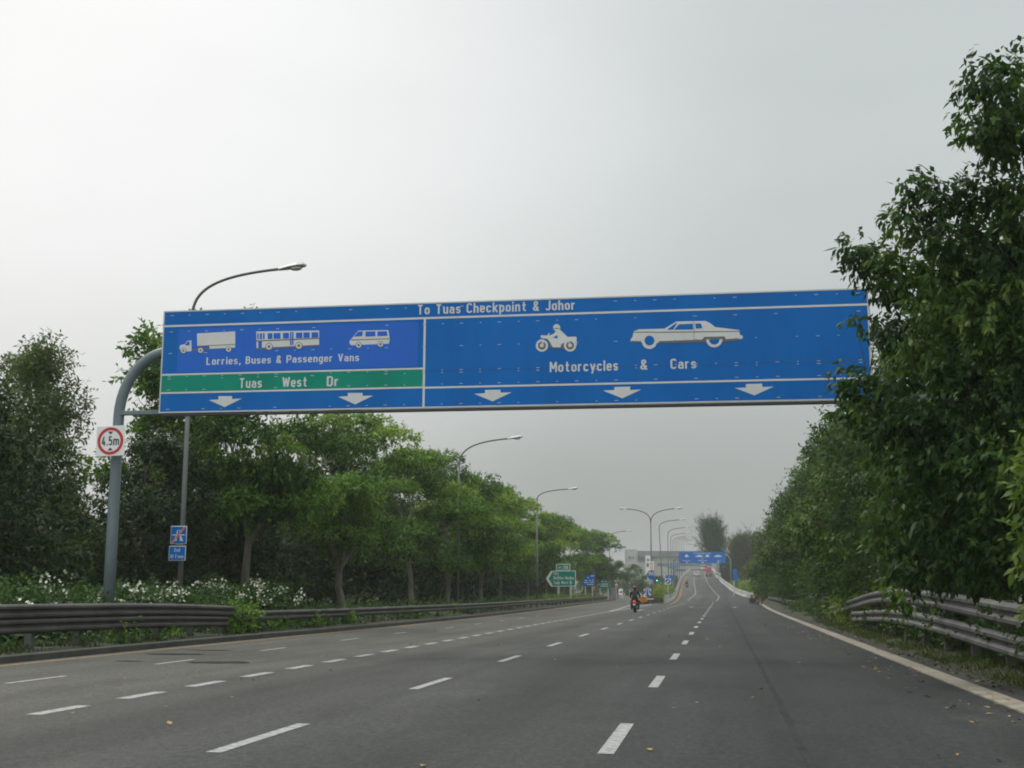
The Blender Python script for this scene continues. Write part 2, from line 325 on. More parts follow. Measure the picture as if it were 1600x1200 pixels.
    G['M'] = [[(0, 0), (0, .97), (.24, .30), (.48, .97), (.48, 0)]]
    G['&'] = [[(.42, .0), (.09, .62)]+arc(.20, T0-.15, .13, .15, 190, 0), arc(.20, T0-.15, .13, .15, 0, -20, 2)+[(.06, .38)]+arc(.17, B0+.14, .17, .14, 170, 280)+[(.40, .40)]]
    G['4'] = [[(.40, .24), (0, .24), (.24, .98)], [(.28, 0), (.28, .52)]]
    G['5'] = [[(.34, T0), (.04, T0), (.02, .55)]+arc(.17, .42, .16, .16, 100, 0)+arc(.17, B0+.15, .16, .15, 0, -160)]
    G['2'] = [arc(.17, T0-.17, .17, .17, 170, -30)+[(0, B0), (.36, B0)]]; G['6'] = [loop(0, B0, .33, .58, .15), arc(.17, T0-.17, .17, .17, 20, 180)+[(0, .4)]]
    G['.'] = [[(0, 0), (0, .15)]]; G[','] = [[(.02, .15), (.02, .02), (-.03, -.14)]]; G["'"] = [[(0, 1), (0, .78)]]
    return G
GL = glyphs()
def stroke(P, t):
    closed = math.dist(P[0], P[-1]) < 1e-6; Q = [P[0]]
    for p in P[1:]:
        if math.dist(p, Q[-1]) > 1e-4: Q.append(p)
    n = len(Q); L_, R_ = [], []
    for i in range(n):
        a = Q[i-1] if i else (Q[-2] if closed else None); b = Q[i+1] if i < n-1 else (Q[1] if closed else None)
        def nr(u, v): d = math.dist(u, v); return (-(v[1]-u[1])/d, (v[0]-u[0])/d)
        if a is None: m_ = nr(Q[i], b)
        elif b is None: m_ = nr(a, Q[i])
        else:
            n1, n2 = nr(a, Q[i]), nr(Q[i], b); mx, my = n1[0]+n2[0], n1[1]+n2[1]; l = max(.5, mx*mx+my*my); m_ = (2*mx/l, 2*my/l)
            k = math.hypot(*m_)
            if k > 1.7: m_ = (m_[0]*1.7/k, m_[1]*1.7/k)
        L_.append((Q[i][0]+m_[0]*t/2, Q[i][1]+m_[1]*t/2)); R_.append((Q[i][0]-m_[0]*t/2, Q[i][1]-m_[1]*t/2))
    return L_, R_
def split_sharp(l):
    out_ = [[l[0]]]
    for i in range(1, len(l)):
        out_[-1].append(l[i])
        if i < len(l)-1:
            u = (l[i][0]-l[i-1][0], l[i][1]-l[i-1][1]); v = (l[i+1][0]-l[i][0], l[i+1][1]-l[i][1])
            if u[0]*v[0]+u[1]*v[1] < -.3*math.hypot(*u)*math.hypot(*v): out_.append([l[i]])
    return out_
def text_part(name, s, p, width, cap, m, parent, bold=0, space=1.0, depth=0):   # faces -Y, p = left end of baseline (world)
    x = 0; items = []; k = 0
    for ch in s:
        if ch == ' ': x += .42; continue
        st = GL[ch]; mn = min(q[0] for l in st for q in l); mxx = max(q[0] for l in st for q in l)
        if ch in 'il.,\'I': mn -= .0
        for l in [q for l0 in st for q in split_sharp(l0)]:
            A_, B_ = stroke(l, TW); items.append(([(a+x-mn, b) for a, b in A_], [(a+x-mn, b) for a, b in B_], k % 3)); k += 1
        x += mxx-mn+TW+.115*space
    allx = [q[0] for A_, B_, _ in items for q in A_+B_]; x0, x1 = min(allx), max(allx); fx = width/(x1-x0)
    mb = MB()
    for A_, B_, j in items:
        y = p[1]-.0012*j
        mb.strip([(p[0]+(a-x0)*fx, y, p[2]+b*cap) for a, b in A_], [(p[0]+(a-x0)*fx, y, p[2]+b*cap) for a, b in B_])
    return mb.build(name, m, parent)
def circ(c, r, n=24, a0=0.0, a1=2*math.pi):
    return [(c[0]+r*math.cos(a0+(a1-a0)*i/n), c[1]+r*math.sin(a0+(a1-a0)*i/n)) for i in range(n)]
# ------------------------------------------------------------------ ground, roads, ramp
RIGHT = [(0, 3.55), (90, 3.6), (120, 3.9), (150, 4.5), (205, 4.9), (262, 2.75), (338, .1), (436, -2.2), (550, -3.4), (700, -8.0)]
LEFT = [(0, -7.9), (95, -7.9), (139, -6.3), (160, -6.6), (205, -7.4), (262, -8.8), (338, -10.6), (436, -12.0), (550, -12.6), (700, -17)]
KERB = [(0, -13.75), (33, -13.75), (45, -13.2), (73, -13.0), (110, -13.9), (148, -15.1), (201, -16.7), (260, -20.5), (330, -27), (420, -40)]
SLIPR = [(0, -7.9), (95, -7.9), (150, -10.3), (201, -12.0), (260, -15.2), (330, -21.2), (420, -33)]
RAMP = [(0, 0), (190, 0), (262, .95), (338, 3.6), (436, 6.9), (545, 10.3), (575, 10.9), (610, 10.8), (700, 8.5)]
def zr(y): return smooth_tab(RAMP, y, 24) if y > 165 else 0.0
def xr(y): return smooth_tab(RIGHT, y)
def xl(y): return smooth_tab(LEFT, y)
def kx(y): return smooth_tab(KERB, y, 6)
YS = [-14+2.0*i for i in range(0, 90)]+[166+4.0*i for i in range(0, 126)]
g = MB(); g.add([(-1200, -300, -.12), (1200, -300, -.12), (1200, 1250, -.12), (-1200, 1250, -.12)], [(0, 1, 2, 3)])
struct(g.build('ground', M['soil']))
# verges with a low uneven bank, cut to the road edges
rng = random.Random(5)
def verge(name, edge, prof, y0, y1, st):
    m = MB(); rows = []; y = y0
    while y <= y1:
        e = edge(y); rows.append([(e+dx, y, z+(rng.uniform(-.05, .05) if 0 < i < len(prof)-1 and z > .02 else 0)) for i, (dx, z) in enumerate(prof)]); y += st
    n = len(prof); vs = [p for r_ in rows for p in r_]
    m.add(vs, [(i*n+j, i*n+j+1, (i+1)*n+j+1, (i+1)*n+j) for i in range(len(rows)-1) for j in range(n-1)])
    return struct(m.build(name, M['soil'], smooth=True))
verge('grass_verge', lambda y: xr(y), [(.75, .012), (1.2, .06), (1.7, .16), (2.4, .22), (3.5, .25), (6, .3), (12, .2), (40, .05), (160, -.1)], -14, 300, 2.0)
verge('grass_verge', lambda y: kx(y), [(-.26, .10), (-.7, .14), (-1.3, .16), (-2.4, .22), (-5, .35), (-10, .4), (-25, .3), (-70, .1), (-200, -.1)], -14, 300, 2.0)
m = MB(); m.strip([(xr(y)+.33, y, .012) for y in range(-14, 202, 4)], [(xr(y)+.95, y, .008) for y in range(-14, 202, 4)])
struct(m.build('road_shoulder', M['gravelstrip']))
m = MB(); m.strip([(xl(y), y, zr(y)) for y in YS], [(xr(y)+.02, y, zr(y)) for y in YS])
struct(m.build('road', M['road']))
sy = [y for y in YS if y < 420]
m = MB(); m.strip([(kx(y)-.02, y, -.004) for y in sy], [(smooth_tab(SLIPR, y)+.05, y, -.004) for y in sy])
struct(m.build('slip_road', M['slip']))
gy = [y for y in YS if 80 <= y <= 215]
m = MB(); m.strip([(smooth_tab(SLIPR, y)-.05, y, -.008) for y in gy], [(xl(y)+.05, y, -.008) for y in gy]); struct(m.build('gore_pavement', M['road']))
# kerbs
ky = [y for y in range(-14, 176, 3)]
m = MB(); m.sweep([(xr(y), y, 0) for y in ky], [(0, -.05), (0, .022), (.02, .03), (.32, .03), (.34, .022), (.34, -.05)], True)
struct(m.build('kerb', M['kerbbeige']))
m = MB(); m.sweep([(kx(y), y, 0) for y in range(-14, 330, 4)], [(0, -.05), (-.02, .12), (-.05, .14), (-.24, .14), (-.28, .10), (-.28, -.05)], True)
struct(m.build('kerb', M['kerbdark']))
# painted markings: one flush sheet
m = MB(); Z = .004
def dash(x, y0, y1, wd, zz=None):
    za = (zr(y0) if zz is None else zz)+Z; zb = (zr(y1) if zz is None else zz)+Z
    m.add([(x-wd/2, y0, za), (x+wd/2, y0, za), (x+wd/2, y1, zb), (x-wd/2, y1, zb)], [(0, 1, 2, 3)])
def line(tab, y0, y1, wd, flat=False, dz=0):
    ys = [y0+(y1-y0)*i/60 for i in range(61)]
    A = [(smooth_tab(tab, y)-wd/2, y, (0 if flat else zr(y))+Z+dz) for y in ys]; B = [(smooth_tab(tab, y)+wd/2, y, (0 if flat else zr(y))+Z+dz) for y in ys]
    m.strip(A, B)
y = 11.6-16
while y < 185: dash(-1.055-max(0, y-150)*.004, y, y+2.65, .15); y += 8.0
y = 11.1-15
while y < 165: dash(-4.51, y, y+2.5, .15); y += 7.45
y = .6
while y < 92: dash(-7.87, y, y+1.2, .2); y += 2.2
y = 0.0
for y0 in (18.2-6.1, 18.2, 23.4, 29.1, 35.6, 41.6): dash(-10.85, y0, y0+1.8, .12, -.002)
for y0 in (48, 54, 60, 66, 72): dash(-10.5, y0, y0+1.6, .1, -.002)
line([(92, -7.87), (130, -7.6), (150, -8.0), (165, -8.6)], 92, 150, .2)
line([(92, -7.87), (150, -10.0), (165, -10.6)], 92, 158, .2)
line([(165, -4.55), (205, -5.15), (262, -5.1), (338, -7.1), (436, -8.9), (550, -9.5), (640, -12)], 190, 620, .11)
line([(160, -1.1), (205, -.55), (235, -.35), (262, -1.15), (338, -3.5), (436, -5.5), (550, -6.4), (640, -9)], 190, 620, .11)
# worn lane arrow stubs
for (ax, ay) in ((1.2, 118), (-2.8, 118), (-6.2, 96)):
    m.add([(ax-.1, ay, Z), (ax+.1, ay, Z), (ax+.1, ay+3, Z), (ax-.1, ay+3, Z)], [(0, 1, 2, 3)]); m.add([(ax-.4, ay+3, Z), (ax+.4, ay+3, Z), (ax, ay+5, Z)], [(0, 1, 2)])
struct(m.build('road_markings', M['paint']))
m = MB(); line([(y, kx(y)+.32) for y in range(-14, 190, 6)], -12, 185, .1, True, -.003); line([(y, kx(y)+.52) for y in range(60, 190, 6)], 70, 185, .08, True, -.003)
line([(y, xl(y)+.35) for y in range(140, 700, 6)], 150, 420, .12); line([(y, xl(y)+.65) for y in range(140, 700, 6)], 150, 420, .12)
struct(m.build('yellow_line', M['yellow']))
# bitumen patches and scars on the slip road
m = MB(); rp = random.Random(9)
for (px, py, a, b) in ((274, 1022, 1.5, .22), (345, 1035, 1.35, .3), (330, 1016, 1.2, .10), (200, 1033, .7, .08)):
    d = FW+RT*(px-800)/F-UP*(py-600)/F; t = (0-CAM_H)/d[2]; cx, cy = d[0]*t, d[1]*t
    pts = [(cx+a*.5*math.cos(q)*rp.uniform(.75, 1.1)+.25*b*math.sin(q), cy+b*1.3*math.sin(q)*rp.uniform(.7, 1.15), .0045) for q in [2*math.pi*i/14 for i in range(14)]]
    m.add(pts, [tuple(range(14))])
def seam(x, y0, y1, wd, amp, sd_):
    rr = random.Random(sd_); A_, B_ = [], []; y = y0; dx = 0
    while y < y1:
        dx = dx*.8+rr.uniform(-amp, amp); ww = wd*rr.uniform(.5, 1.3); A_.append((x+dx-ww/2, y, .0042)); B_.append((x+dx+ww/2, y, .0042)); y += .45
    m.strip(A_, B_)
struct(m.build('road_patches', mat('bitumen', (.026, .026, .025), .85, spec=.08, var=.35, scale=3)))
m = MB(); seam(.72, 6, 130, .09, .006, 1)
struct(m.build('road_joint', mat('joint_bitumen', (.030, .031, .0305), .85, spec=.1, var=.3, scale=2)))
# ramp body and parapets
ry = [y for y in YS if 150 <= y <= 660]
m = MB(); m.strip([(xl(y)-.3, y, zr(y)-.02) for y in ry], [(xl(y)-.3, y, -.6) for y in ry]); m.strip([(xr(y)+.35, y, zr(y)-.02) for y in ry], [(xr(y)+.35, y, -.6) for y in ry])
struct(m.build('flyover_retaining_wall', M['concrete']))
pl = [y for y in YS if 156 <= y <= 660]
t = thing('parapet_wall', 'grey concrete parapet wall curving up the left side of the flyover', 'parapet wall', (xl(150), 150, 0))
m = MB(); m.sweep([(xl(y)-.02, y, zr(y)) for y in pl], [(0, -.3), (0, .12), (-.12, .5), (-.15, .98), (-.36, .98), (-.42, -.3)], True); m.build('wall', M['concrete'], t)
m = MB(); m.tube([(xl(y)-.26, y, zr(y)+1.24) for y in pl if y > 160], .05, 6)
for y in pl[6::2]: m.tube([(xl(y)-.26, y, zr(y)+.95), (xl(y)-.26, y, zr(y)+1.24)], .04, 5)
m.build('handrail', M['galv'], t)
pr = [y for y in YS if 203 <= y <= 660]
t = thing('barrier_wall', 'pale concrete barrier wall climbing along the right edge of the flyover', 'barrier wall', (xr(205), 205, 0))
m = MB(); m.sweep([(xr(y)+.02, y, zr(y)) for y in pr], [(0, -.4), (0, .10), (.16, .36), (.22, 1.0), (.42, 1.0), (.5, -.4)], True); m.build('wall', M['barrier'], t)
# ------------------------------------------------------------------ big sign gantry
SY = 31.0
XL, XR_, ZT, ZB = -14.632, 3.715, 8.814, 6.041
G = thing('sign_gantry', 'wide blue overhead direction sign on a grey-blue arched post above the road', 'overhead sign', (-15.87, SY, 0))
def arch(x0, xe, sgn):
    pts = [(x0, SY+.22, .1), (x0, SY+.22, 3), (x0, SY+.22, 5.6)]
    Rr = 1.75
    for i in range(0, 13):
        a = math.pi/2*i/12; pts.append((x0+sgn*(Rr-Rr*math.cos(a))*.8, SY+.22, 6.0+Rr*math.sin(a)))
    pts.append((xe, SY+.22, 7.75)); return pts
m = MB(); m.tube(arch(-15.87, XL+1.2, 1), [.15]*2+[.142]*14+[.14], 18)
m.tube([(-15.87, SY+.22, .05), (-15.87, SY+.22, .25)], .3, 14); m.build('post', M['gantry'], G, smooth=True)
m = MB(); m.tube(arch(5.5, XR_-1.2, -1), [.15]*2+[.142]*14+[.14], 18); m.tube([(5.5, SY+.22, .05), (5.5, SY+.22, .25)], .3, 14); m.build('post', M['gantry'], G, smooth=True)
m = MB(); m.box(((XL-15.75)/2+.2, SY+.2, 6.09), (XL+15.75+.7, .16, .11)); m.build('lower_arm', M['gantry'], G, bevel=.01)
m = MB(); m.box(((XR_+5.4)/2-.2, SY+.2, 6.09), (5.4-XR_+.7, .16, .11)); m.build('lower_arm', M['gantry'], G, bevel=.01)
m = MB(); m.box(((XL+XR_)/2, SY+.2, 7.75), (XR_-XL-.2, .2, .3)); m.box(((XL+XR_)/2, SY+.2, 6.2), (XR_-XL-.2, .2, .2)); m.box(((XL+XR_)/2, SY+.2, 8.6), (XR_-XL-.2, .1, .1))
for i in range(13): m.box((XL+.3+i*(XR_-XL-.6)/12, SY+.25, 7.4), (.1, .1, 2.4))
m.box(((XL+XR_)/2, SY+.17, 6.01), (XR_-XL-.1, .24, .05)); m.build('back_frame', M['grey'], G)
m = MB(); m.box(((XL+XR_)/2, SY+.03, (ZT+ZB)/2), (XR_-XL, .06, ZT-ZB)); panel = m.build('sign_panel', M['blue'], G)
FY = SY-.001
def sp(px, py): p = at(px, py, SY); return (p.x, p.z)
def on(pts, lift, thick=.004, y=FY): return [(p[0], y-lift, p[1]) for p in pts], (0, thick, 0)
def poly(mb, pts, lift=.004, conv=sp, y=FY): a, d = on([conv(*p) for p in pts], lift, .003, y); mb.prism(a, d)
def c2(x, y): return sp(230+x/3.636, 460+y/3.636)
def c3(x, y): return sp(640+x/5, 450+y/5)
def c4(x, y): return sp(940+x/3.636, 450+y/3.636)
# coloured films
def rect(mb, x0, x1, z0, z1, lift, th=.003): mb.prism([(x0, FY-lift, z0), (x1, FY-lift, z0), (x1, FY-lift, z1), (x0, FY-lift, z1)], (0, th, 0))
vx = sp(663, 560)[0]; zg1 = sp(450, 581)[1]; zg0 = sp(450, 610)[1]; ztop = sp(560, 500.5)[1]; zr_ = sp(1000, 598.5)[1]
m = MB(); rect(m, sp(278, 540)[0], sp(653, 540)[0], zg1+.05, ztop-.08, .003); m.build('film_patch', M['violet'], G)
m = MB(); rect(m, XL+.03, vx, zg0, zg1, .003); m.build('green_band', M['green'], G)
m = MB(); b = .036
rect(m, XL, XR_, ZT-b, ZT, .008, .03); rect(m, XL, XR_, ZB, ZB+b, .008, .03); rect(m, XL, XL+b, ZB+b, ZT-b, .008, .03); rect(m, XR_-b, XR_, ZB+b, ZT-b, .008, .03)
m.build('border', M['alu'], G)
m = MB(); rect(m, XL+b, XR_-b, ztop-.026, ztop+.026, .007)
rect(m, vx-.028, vx+.028, ZB+b, ztop-.026, .0075); rect(m, XL+b, vx-.028, zg1-.022, zg1+.022, .007); rect(m, XL+b, vx-.028, zg0-.022, zg0+.022, .007); rect(m, vx+.028, XR_-b, zr_-.024, zr_+.024, .007)
m.build('dividing_lines', M['white'], G)
# plate seams, bolts
m = MB(); n = 10
zs = sp(1000, 571)[1]
rect(m, vx+.05, XR_-.06, zs-.006, zs+.004, .0035)
for i in range(1, 16):
    xx = XL+i*(XR_-XL)/16
    if abs(xx-vx) > .2: rect(m, xx-.003, xx+.003, ZB+.06, ZT-.06, .0032)
m.build('panel_seam', mat('seam_blue', (.012, .08, .25), .5), G)
m = MB(); rb = random.Random(3)
for i in range(37):
    x = XL+.25+i*(XR_-XL-.5)/36
    for z in (ZB+.1, zr_+.09, ZB+.98, zs-.06, ztop-.16, ztop-.75, ZT-.13):
        if rb.random() < .75:
            ww = .022 if i % 2 else .045
            rect(m, x-ww, x+ww, z-.009, z+.009, .0085)
m.build('rivets', mat('rivet', (.34, .42, .52), .4), G)['kind'] = 'stuff'
# lettering
def sign_text(name, s, x0, x1, yb, cap, space=1.04, bold=.016):
    a = at(x0, yb, SY); c = at(x1, yb, SY); z1 = at(x0, yb-cap, SY).z
    text_part(name, s, (a.x, FY-.004, a.z), c.x-a.x, z1-a.z, M['white'], G, bold, space, .003)
sign_text('lettering', 'To Tuas Checkpoint & Johor', 653, 898, 491.6, 15.2)
sign_text('lettering', 'Lorries, Buses & Passenger Vans', 322.5, 561, 570.3, 11.8)
sign_text('lettering', 'Tuas', 374.5, 409, 606.5, 15.5); sign_text('lettering', 'West', 441, 479, 605, 15.5); sign_text('lettering', 'Dr', 510.5, 528, 603.5, 15.5)
sign_text('lettering', 'Motorcycles', 859, 966, 581.5, 16.3); sign_text('lettering', '&', 1000.5, 1012, 577.8, 16); sign_text('lettering', 'Cars', 1047.8, 1088, 576.6, 16)
# arrows
for cv, pts in ((c2, [(405, 578), (482, 578), (482, 595), (538, 592), (440, 640), (350, 600), (405, 597)]), (c2, [(1140, 560), (1224, 560), (1224, 577), (1283, 575), (1182, 625), (1085, 582), (1140, 578)]),
                (c3, [(590, 797), (710, 795), (711, 818), (796, 815), (648, 886), (505, 827), (590, 822)]), (c4, [(73, 563), (162, 560), (163, 580), (225, 577), (118, 627), (8, 583), (73, 580)]),
                (c4, [(820, 546), (912, 543), (913, 563), (978, 560), (868, 610), (757, 568), (820, 566)])):
    m = MB(); poly(m, pts, .004, cv); m.build('arrow', M['white'], G)
def wheel(mw, md, cv, c, ro, ri=None, hub=None, lift=.008):
    poly(md, circ(c, ro), lift, cv); poly(mw, circ(c, ro*.82), lift+.003, cv)
    if hub: poly(md, circ(c, hub), lift+.006, cv)
def pict(name):
    a, b_, c_ = MB(), MB(), MB()
    def fin():
        o = a.build(name, M['white'], G)
        if b_.v: b_.build('dark_detail', M['grey'], o)
        if c_.v: c_.build('window_detail', M['violet'] if name != 'car_symbol' and name != 'motorcycle_symbol' else M['blue'], o)
    return a, b_, c_, fin
a, d, c, fin = pict('lorry_symbol')
poly(a, [(283, 222), (500, 210), (500, 283), (285, 295)], .004, c2); poly(a, [(352, 293), (500, 286), (500, 302), (356, 309)], .004, c2)
poly(a, [(185, 308), (185, 295), (192, 287), (214, 283), (228, 264), (252, 262), (252, 322), (192, 328)], .004, c2)
poly(d, [(252, 309), (355, 303), (355, 309), (450, 303), (450, 309), (252, 319)], .0035, c2); poly(d, [(284, 293), (500, 282), (500, 285), (284, 297)], .0075, c2)
poly(c, [(217, 284), (230, 268), (241, 267), (241, 288), (217, 290)], .0075, c2)
for q in ((207, 320), (304, 318), (463, 312)): wheel(a, d, c2, q, 17, hub=6)
fin()
a, d, c, fin = pict('bus_symbol')
poly(a, [(620, 211), (977, 205), (977, 289), (622, 312)], .004, c2)
for x0, x1 in ((626, 634), (640, 653), (658, 668), (685, 712), (718, 758), (772, 806), (846, 882), (888, 924), (934, 972)):
    poly(c, [(x0, 222-(x0-620)*.02), (x1, 222-(x1-620)*.02), (x1, 256-(x1-620)*.03), (x0, 256-(x0-620)*.03)], .0075, c2)
for x0, x1 in ((812, 820), (824, 832)): poly(c, [(x0, 214), (x1, 214), (x1, 288), (x0, 288)], .008, c2)
poly(c, [(632, 268), (652, 267), (652, 305), (632, 306)], .0075, c2)
poly(d, [(620, 262), (977, 247), (977, 252), (620, 268)], .009, c2); poly(d, [(622, 305), (977, 286), (977, 294), (800, 304), (622, 313)], .0078, c2)
for q in ((693, 297), (862, 292)): wheel(a, d, c2, q, 21, hub=8, lift=.012)
fin()
a, d, c, fin = pict('van_symbol')
poly(a, [(1150, 266), (1158, 255), (1200, 206), (1370, 203), (1378, 252), (1374, 280), (1160, 289), (1150, 280)], .004, c2)
poly(c, [(1174, 240), (1200, 211), (1226, 210), (1222, 238)], .0075, c2); poly(c, [(1240, 211), (1297, 210), (1297, 238), (1240, 240)], .0075, c2); poly(c, [(1308, 210), (1362, 209), (1366, 235), (1308, 238)], .0075, c2)
poly(d, [(1160, 257), (1376, 250), (1376, 254), (1160, 262)], .0075, c2)
for q in ((1202, 288), (1326, 283)): wheel(a, d, c2, q, 18, hub=7)
fin()
a, d, c, fin = pict('motorcycle_symbol')
poly(a, [(1025, 369), (1072, 372), (1097, 346), (1088, 374), (1125, 358), (1142, 338), (1175, 326), (1238, 386), (1226, 420), (1192, 436), (1180, 466), (1118, 466), (1100, 428), (1078, 398), (1026, 392)], .004, c3)
poly(a, circ((1149, 310), 28), .0045, c3); poly(a, [(1232, 382), (1304, 380), (1304, 410), (1222, 412)], .0035, c3); poly(a, [(1258, 402), (1304, 402), (1307, 445), (1290, 440)], .003, c3)
poly(d, [(1062, 394), (1074, 398), (1100, 432), (1120, 463), (1180, 463), (1186, 437), (1212, 437), (1212, 474), (1108, 474), (1085, 432)], .0075, c3)
poly(d, [(1122, 316), (1160, 313), (1176, 322), (1160, 319), (1124, 320)], .0085, c3)
poly(c, [(1118, 388), (1154, 368), (1158, 394)], .0075, c3)
for q in ((1034, 450), (1254, 449)):
    poly(a, circ(q, 48), .008, c3); poly(d, circ(q, 31), .0115, c3); poly(a, circ(q, 15), .015, c3)
    x, y = q; poly(a, [(x-6, y), (x+6, y), (x+20*(1 if x < 1100 else -.6), y-44), (x+6*(1 if x < 1100 else -2.5), y-44)], .0155, c3)
fin()
a, d, c, fin = pict('car_symbol')
poly(a, [(165, 303), (165, 292), (176, 278), (183, 246), (212, 235), (358, 231), (425, 191), (590, 187), (616, 199), (645, 222), (782, 239), (786, 266), (802, 272), (802, 284), (782, 296), (690, 304), (320, 312), (170, 307)], .004, c4)
poly(c, [(373, 236), (420, 201), (431, 199), (406, 237)], .0075, c4); poly(c, [(411, 237), (440, 206), (519, 203), (521, 236)], .0075, c4); poly(c, [(532, 202), (564, 202), (573, 228), (535, 231)], .0075, c4)
poly(d, [(182, 249), (366, 249), (782, 244), (782, 248), (366, 254), (182, 253)], .0075, c4)
poly(d, [(168, 300), (225, 302), (225, 309), (172, 309)], .0075, c4); poly(d, [(322, 302), (570, 293), (584, 278), (698, 275), (706, 290), (788, 287), (784, 297), (690, 307), (328, 314)], .0075, c4)
poly(d, [(524, 190), (526, 190), (527, 295), (525, 295)], .0078, c4)
poly(a, circ((272, 304), 43, 32), .0115, c4); poly(c, circ((272, 299), 28, 28), .015, c4)
poly(a, circ((640, 292), 46, 24, 0, math.pi*1.04), .0115, c4); poly(c, circ((640, 292), 30, 20, 0, math.pi*1.04), .015, c4)
fin()
# height limit sign on the gantry post
HY = 30.75
c0 = at(172.5, 689, HY)
T = thing('height_limit_sign', 'square white sign with red ring reading 4.5m on the tall gantry post', 'height sign', (c0.x, HY, c0.z))
m = MB(); m.box((c0.x, HY+.012, c0.z), (.80, .02, .80)); m.box((c0.x, HY+.12, c0.z), (.3, .2, .08)); m.build('board', M['sheet'], T, bevel=.008)
m = MB(); o_, i_ = circ((0, 0), .365, 40), circ((0, 0), .285, 40)
m.add([(c0.x+p[0], HY-.002, c0.z+p[1]) for p in o_]+[(c0.x+p[0], HY-.002, c0.z+p[1]) for p in i_], [(i, (i+1) % 40, 40+(i+1) % 40, 40+i) for i in range(40)]); m.build('red_ring', M['red'], T)
text_part('lettering', '4.5m', (c0.x-.245, HY-.004, c0.z-.115), .49, .24, M['black'], T, .02)
for sgn in (1, -1):
    m = MB(); m.add([(c0.x-.075, HY-.003, c0.z+sgn*.25), (c0.x+.075, HY-.003, c0.z+sgn*.25), (c0.x, HY-.003, c0.z+sgn*.175)], [(0, 1, 2)]); m.build('triangle_mark', M['black'], T)
T.rotation_euler = (0, R(-1.5), 0)
# ------------------------------------------------------------------ street lamps
def lamp_head(mb, ml, x, y, z, sg, k=1.0, tilt=.12):
    # flattened cobra head, 0.95 m long
    prof = [(0, .05), (.15, .10), (.4, .17), (.7, .2), (.9, .15), (1.0, .02)]
    rows = []
    for a, hw in prof:
        cx = x+sg*a*1.0*k; cz = z+a*tilt*k
        rows.append([(cx, y-hw*k, cz), (cx, y-hw*.6*k, cz+.11*k*(hw/.2)), (cx, y+hw*.6*k, cz+.11*k*(hw/.2)), (cx, y+hw*k, cz), (cx, y+hw*.7*k, cz-.05*k), (cx, y-hw*.7*k, cz-.05*k)])
    vs = [p for r_ in rows for p in r_]
    mb.add(vs, [(i*6+j, i*6+(j+1) % 6, (i+1)*6+(j+1) % 6, (i+1)*6+j) for i in range(len(prof)-1) for j in range(6)]+[tuple(range(6)), tuple(range(30, 36))])
    ml.ell((x+sg*.62*k, y, z+.62*tilt*k-.06*k), (.24*k, .14*k, .09*k), 10, 6)
def arm_path(x, y, z0, reach, rise, sg):
    pts = [(x, y, z0-.3), (x, y, z0)]
    for i in range(1, 19):
        t = i/18; u = 1-t
        dx = 3*u*t*t*.27*reach+t**3*reach; dz = 3*u*u*t*.60*rise+3*u*t*t*.90*rise+t**3*rise
        pts.append((x+sg*dx, y, z0+dz))
    return pts
def street_lamp(label, x, y, zb, h, reach=3.3, sides=(1,), group='street lamps', rise=1.6, lean=0.0, r=.085):
    T = thing('street_lamp', label, 'street lamp', (x, y, zb), group)
    m = MB(); m.tube([(x, y, zb-.05), (x, y, zb+2.5), (x+lean, y, zb+h-rise)], [r*1.15, r*1.05, r*.78], 12); m.tube([(x, y, zb-.05), (x, y, zb+.45)], r*1.7, 12); m.build('pole', M['pole'], T, smooth=True)
    for sg in sides:
        m = MB(); pth = arm_path(x+lean, y, zb+h-rise, reach, rise, sg); m.tube(pth, [r*.78]*3+[r*.6]*(len(pth)-3), 8); m.build('arm', M['pole'], T, smooth=True)
        e = pth[-1]; mh, ml = MB(), MB(); lamp_head(mh, ml, e[0], e[1], e[2], sg); hd = mh.build('lamp_head', M['alu'], T); ml.build('lens', M['lens'], hd, smooth=True)
    return T
lb = at(284, 900, 40)
street_lamp('tall curved-arm street lamp rising behind the left end of the big sign', -17.82, 40, .2, 12.1, 3.05, rise=1.5)
street_lamp('curved-arm street lamp rising out of the roadside trees just past the big sign', -16.72, 80, .2, 11.0, 3.2, rise=1.7)
street_lamp('far street lamp, its arm showing above the left tree row, third along', -17.35, 120, .2, 10.9, 3.0, rise=1.0)
street_lamp('distant street lamp beside the small green sign where the trees end', -18.2, 210, .1, 11.2, 2.8, rise=1.3)
street_lamp('two-armed street lamp on the gore island between slip road and flyover', -8.62, 160, 0, 11.75, 3.0, (1, -1), 'street lamps', 1.75, r=.1)
MEDL = ['first single-arm street lamp behind the two-armed lamp, over the hedge', 'second single-arm street lamp behind the two-armed lamp', 'third single-arm street lamp behind the two-armed lamp, left of far sign',
 'fourth single-arm street lamp behind the two-armed lamp, on the flyover', 'fifth single-arm street lamp on the flyover parapet, faint in haze', 'sixth single-arm street lamp on the flyover parapet, faint in haze',
 'seventh single-arm street lamp on the flyover parapet, behind the far blue sign', 'eighth single-arm street lamp near the flyover crest', 'last single-arm street lamp at the flyover crest']
for i, y in enumerate((188, 219, 251, 284, 318, 352, 388, 428, 470)):
    xx = (-8.0, -8.35, -9.1, -9.9, -10.6, -11.3, -11.9, -12.4, -12.8)[i]-.55
    street_lamp(MEDL[i], xx, y, 0 if y < 200 else zr(y), 11.9, 3.0, (1,), 'street lamps', 1.2, lean=-.35 if i == 0 else 0)
